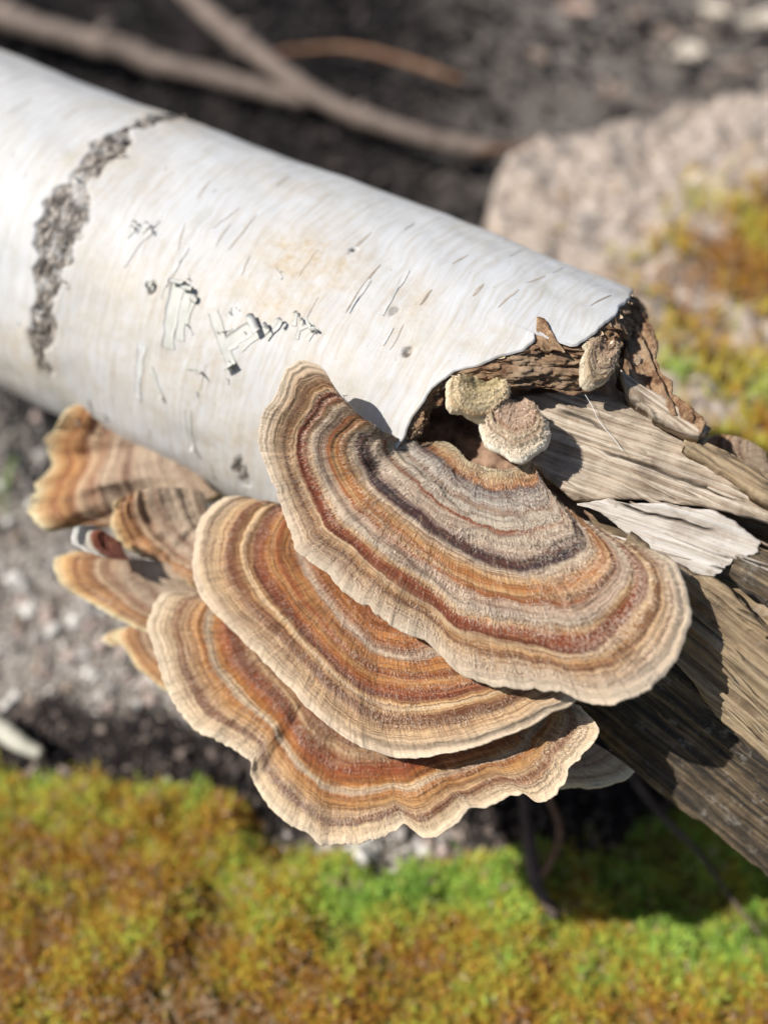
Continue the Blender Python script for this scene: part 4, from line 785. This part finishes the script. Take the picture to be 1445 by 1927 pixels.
# fine grit and dark litter: uncountable
def chips(name, P, size, mat, attrs=None, flat=0.5):
    n = len(P); V = np.zeros((n, 4, 3)); a = rng.uniform(0, 6.283, n); U = np.stack([np.cos(a), np.sin(a), rng.normal(0, flat, n)], -1); Wv = np.stack([-np.sin(a), np.cos(a), rng.normal(0, flat, n)], -1)
    asp = rng.uniform(0.25, 0.8, n)[:, None]; sz = size[:, None]
    V[:, 0] = P - U * sz; V[:, 1] = P - Wv * sz * asp + UPV * sz * 0.25; V[:, 2] = P + U * sz; V[:, 3] = P + Wv * sz * asp + UPV * sz * 0.15
    T_ = (V + np.array([0, 0, 0.0])); B_ = P - UPV * sz * 0.35
    VV = np.concatenate([T_, B_[:, None]], 1).reshape(-1, 3); k = np.arange(n) * 5
    tr = [np.stack([k + i, k + (i + 1) % 4, k + 4], -1)[:, ::-1] for i in range(4)]
    return mesh(name, VV, [np.stack([k, k + 1, k + 2, k + 3], -1)] + tr, mat, None, attrs, smooth=False)
def grit_material(name, stops):
    m = M(name, 0.9, 0.2); m.color(m.ramp(m.attr('hue'), stops)); return m.m
n = 70000; x = rng.uniform(-30, 12, n); y = rng.uniform(4, 40, n); P = np.stack([x, y, np.full(n, GROUND)], -1); mo, gr = ground_zone(P)
k = rng.random(n) < gr; P, x, y, mo = P[k], x[k], y[k], mo[k]; P[:, 2] = gz(x, y, mo) + 0.04
tag(chips('grit', P, rng.uniform(0.05, 0.2, len(P)), grit_material('grit', [(0, (0.14, 0.115, 0.095)), (0.35, (0.32, 0.275, 0.24)), (0.6, (0.46, 0.40, 0.35)), (0.85, (0.58, 0.53, 0.48)), (1, (0.76, 0.72, 0.66))]), {'hue': np.repeat(rng.random(len(P)) ** 0.95, 5)}), 'fine grey and pinkish grit covering the bare ground', 'gravel', kind='stuff')
n = 36000; x = rng.uniform(-45, 50, n); y = np.where(rng.random(n) < 0.25, rng.uniform(3, 19, n), rng.uniform(4, 105, n)); x = np.where(y < 19, x * 0.5, x); P = np.stack([x, y, np.full(n, GROUND)], -1); mo, gr = ground_zone(P); q = project(P)
pale = sstep(850, 1300, q[:, 0]) * sstep(400, 100, q[:, 1])
k = (mo < 0.3) & (rng.random(n) < np.where(y > 19, 0.9, 1.0) * (1 - 0.9 * gr)); P, x, y, mo, pale = P[k], x[k], y[k], mo[k], pale[k]; P[:, 2] = gz(x, y, mo) + 0.1
sz = rng.uniform(0.12, 0.55, len(P)) * (0.7 + y / 90); hue = np.clip(rng.random(len(P)) ** (2.6 - 1.5 * pale) * (0.65 + 0.6 * pale), 0, 1); near = y < 19
hue = np.where(near, 0.3 + 0.62 * rng.random(len(P)) ** 1.4, hue); sz = np.where(near, sz * 0.6, sz)
tag(chips('leaf_litter', P, sz, grit_material('litter', [(0, (0.008, 0.007, 0.007)), (0.35, (0.024, 0.020, 0.020)), (0.6, (0.06, 0.048, 0.044)), (0.8, (0.17, 0.13, 0.11)), (1, (0.42, 0.34, 0.28))]), {'hue': np.repeat(hue, 5)}, 0.45), 'dark decayed leaf litter and soil crumbs behind the log', 'litter', kind='stuff')

# ------------------------------------------------------------------ twigs, sticks, dry leaves
def twig_material(name, a, b): return simple(name, a, b, 160, 0.75, 0.6, 500, 0.0006)
TW = {'grey': twig_material('twig_bark', (0.085, 0.062, 0.05), (0.25, 0.195, 0.16)), 'red': twig_material('stalk', (0.16, 0.08, 0.045), (0.34, 0.19, 0.11)), 'dark': twig_material('dark_twig', (0.05, 0.035, 0.03), (0.16, 0.11, 0.09)), 'pale': twig_material('pale_stick', (0.38, 0.36, 0.28), (0.58, 0.55, 0.45))}
def twig(label, pts, widths, mat, z, name='twig', nodes=(), cat='twig'):
    pts = np.array(pts, float); zz = np.interp(np.linspace(0, 1, len(pts)), np.linspace(0, 1, len(z)), z)
    X = np.array([on_ground(p[None], h)[0] for p, h in zip(pts, zz)]); X = spline(X, 60)
    d = np.linalg.norm(np.interp(np.linspace(0, 1, 60)[:, None] * 0 + np.linspace(0, 1, 60)[:, None], np.linspace(0, 1, 60), np.linalg.norm(X, axis=1)), axis=1)
    r_ = np.interp(np.linspace(0, 1, 60), np.linspace(0, 1, len(widths)), widths) * 0.44 * d / F
    f = np.linspace(0, 1, 60)
    for c, am in nodes: r_ = r_ * (1 + am * np.exp(-((f - c) / 0.018) ** 2))
    root = empty(name, X[0]); tag(root, label, cat); V, ff = tube(X, r_, 12, int(pts[0, 0]) + 31, 0.09); mesh('stem', V, ff, TW[mat], root); 
    for c, am in nodes:
        i = int(c * 59); b = X[i]; V, ff = tube(np.stack([b, b + np.array([0.3, 0.2, 0.9]) * r_[i] * 1.2, b + np.array([0.6, 0.5, 0.9]) * r_[i] * 1.3]), [r_[i] * 0.7, r_[i] * 0.45, r_[i] * 0.15], 8); mesh('bud_stub', V, ff, TW[mat], root)
    return root
twig('thick knobbly brown twig lying behind the log, meeting a thinner one', [(-160, -20), (-20, 22), (100, 62), (245, 98), (300, 122), (420, 150), (585, 196)], [48, 46, 44, 40, 34], 'grey', [1.4, 1.3, 1.0, 0.9], nodes=((0.53, 0.35), (0.30, 0.18)))
twig('long straight brown twig behind the log running to the granite rock', [(250, -120), (360, -5), (420, 50), (480, 98), (560, 158), (630, 200), (720, 236), (850, 270), (940, 286)], [34, 34, 38, 40, 36, 34], 'grey', [2.2, 2.0, 1.6, 1.3, 1.5], nodes=((0.55, 0.2), (0.86, 0.2)))
twig('thin reddish dry stalk on the dark litter behind the log', [(470, 118), (540, 98), (640, 90), (760, 115), (868, 152)], [10, 13, 14, 10], 'red', [0.9, 1.1, 0.9], 'dry_stalk', cat='stalk')
twig('thin pale dry straw lying across the corner of the rock', [(900, 285), (970, 276), (1045, 268)], [8, 9, 5], 'red', [3.9, 3.9, 3.9], 'dry_straw', cat='straw')
twig('dark forked twig rising from the moss below the fungi', [(975, 1440), (988, 1520), (1000, 1620), (1012, 1670), (1045, 1725)], [16, 22, 28, 30, 22], 'dark', [1.6, 1.3, 1.0, 0.7])
twig('thin bent tan stalk beside the dark forked twig', [(1025, 1490), (1050, 1545), (1052, 1580), (1030, 1630), (1008, 1660)], [10, 14, 16, 14], 'red', [1.5, 1.3, 1.0], 'dry_stalk', cat='stalk')
twig('thin dark twig slanting under the blackened wood', [(1195, 1470), (1250, 1540), (1310, 1600), (1390, 1710), (1430, 1760)], [14, 14, 12, 8, 6], 'dark', [1.3, 0.9, 0.7])
twig('pale lichen-grey stick poking out over the dark soil beside the moss', [(-60, 1345), (0, 1372), (40, 1400), (78, 1420)], [40, 40, 36, 22], 'pale', [0.6, 0.6], 'stick', cat='stick')
for i, (p, w_, hh, lb) in enumerate([((105, 770), 9, ((30, 860), (-8, 960)), 'soft green grass blade beside the underside of the log'), ((60, 800), 7, ((20, 880), (5, 1000)), 'second thinner green grass blade beside the log')]):
    pts = np.array([p, *hh], float); X = spline(np.array([on_ground(q_[None], z_)[0] for q_, z_ in zip(pts, (0.3, 1.6, 2.2))]), 24)
    sdv = np.array([0.5, 0.2, 0.1]); ww = np.sin(np.linspace(0.25, 3.1, 24))[:, None] * 0.16 * (w_ / 9)
    V = np.stack([X - sdv * ww, X + UPV * -0.03, X + sdv * ww], 1)
    gm = M('grass', 0.5); gm.color((0.16, 0.24, 0.07)); tag(mesh('grass_blade', V, grid_faces(24, 3), gm.m), lb, 'grass')
LEAF = [(1080, 22, 1.1, 'pinkish'), (1288, 108, 1.2, 'pale'), (1425, 48, 1.6, 'pale'), (1340, 25, 1.0, 'pale'), (1250, 70, 0.9, 'tan'), (1150, 180, 0.9, 'tan'), (1010, 110, 0.8, 'tan'), (1380, 130, 0.9, 'tan'), (1190, 30, 0.8, 'tan')]
lm = {'pinkish': simple('leaf_pink', (0.30, 0.20, 0.16), (0.48, 0.36, 0.29), 120), 'pale': simple('leaf_pale', (0.42, 0.36, 0.28), (0.66, 0.59, 0.50), 120), 'tan': simple('leaf_tan', (0.14, 0.10, 0.08), (0.32, 0.25, 0.20), 120)}
LL = {0: 'pinkish dry leaf alone on the dark litter', 1: 'pale dry leaf scrap lying by the far edge of the rock', 2: 'largest pale dry leaf curled on the litter beyond the rock', 3: 'small pale dry leaf beside the largest pale one'}
for i, (px, py, r_, c) in enumerate(LEAF):
    g = on_ground(np.array([[px, py]], float), 0.5)[0]; a = np.linspace(-1, 1, 14); b = np.linspace(-1, 1, 7); A_, B_ = np.meshgrid(a, b, indexing='ij')
    ph = rng.uniform(0, 6.28); wdt = np.sqrt(np.clip(1 - A_ ** 2, 0, 1)) * 0.5 * (1 + 0.2 * fbm(A_ * 3, B_, 0, 900 + i, 2)); X = A_ * r_; Y = B_ * wdt * r_; Z = 0.35 * r_ * (B_ ** 2) * wdt * 2 + 0.2 * r_ * A_ ** 2 + 0.1 * fbm(A_ * 2, B_ * 2, 0, 920 + i, 2)
    V = g + np.stack([X * math.cos(ph) - Y * math.sin(ph), X * math.sin(ph) + Y * math.cos(ph), Z], -1)
    Vc, fc_, _ = close_slab(V, UPV, 0.05)
    tag(mesh('dry_leaf', Vc, fc_, lm[c]), LL.get(i, 'small tan dry leaf scrap on the litter near the rock'), 'leaf', None if i in LL else 'tan leaf scraps near the rock')

thr = spline(on_tan(np.array([(1100, 742), (1112, 762), (1128, 795), (1150, 820), (1172, 850)], float), 30, 4.0), 30)
V, ff = tube(thr, 0.006, 5); wm = M('spider_silk', 0.4); wm.color((0.75, 0.74, 0.72)); tag(mesh('spider_thread', V, ff, wm.m), 'thin loose spider thread hanging over the split grey wood', 'thread')
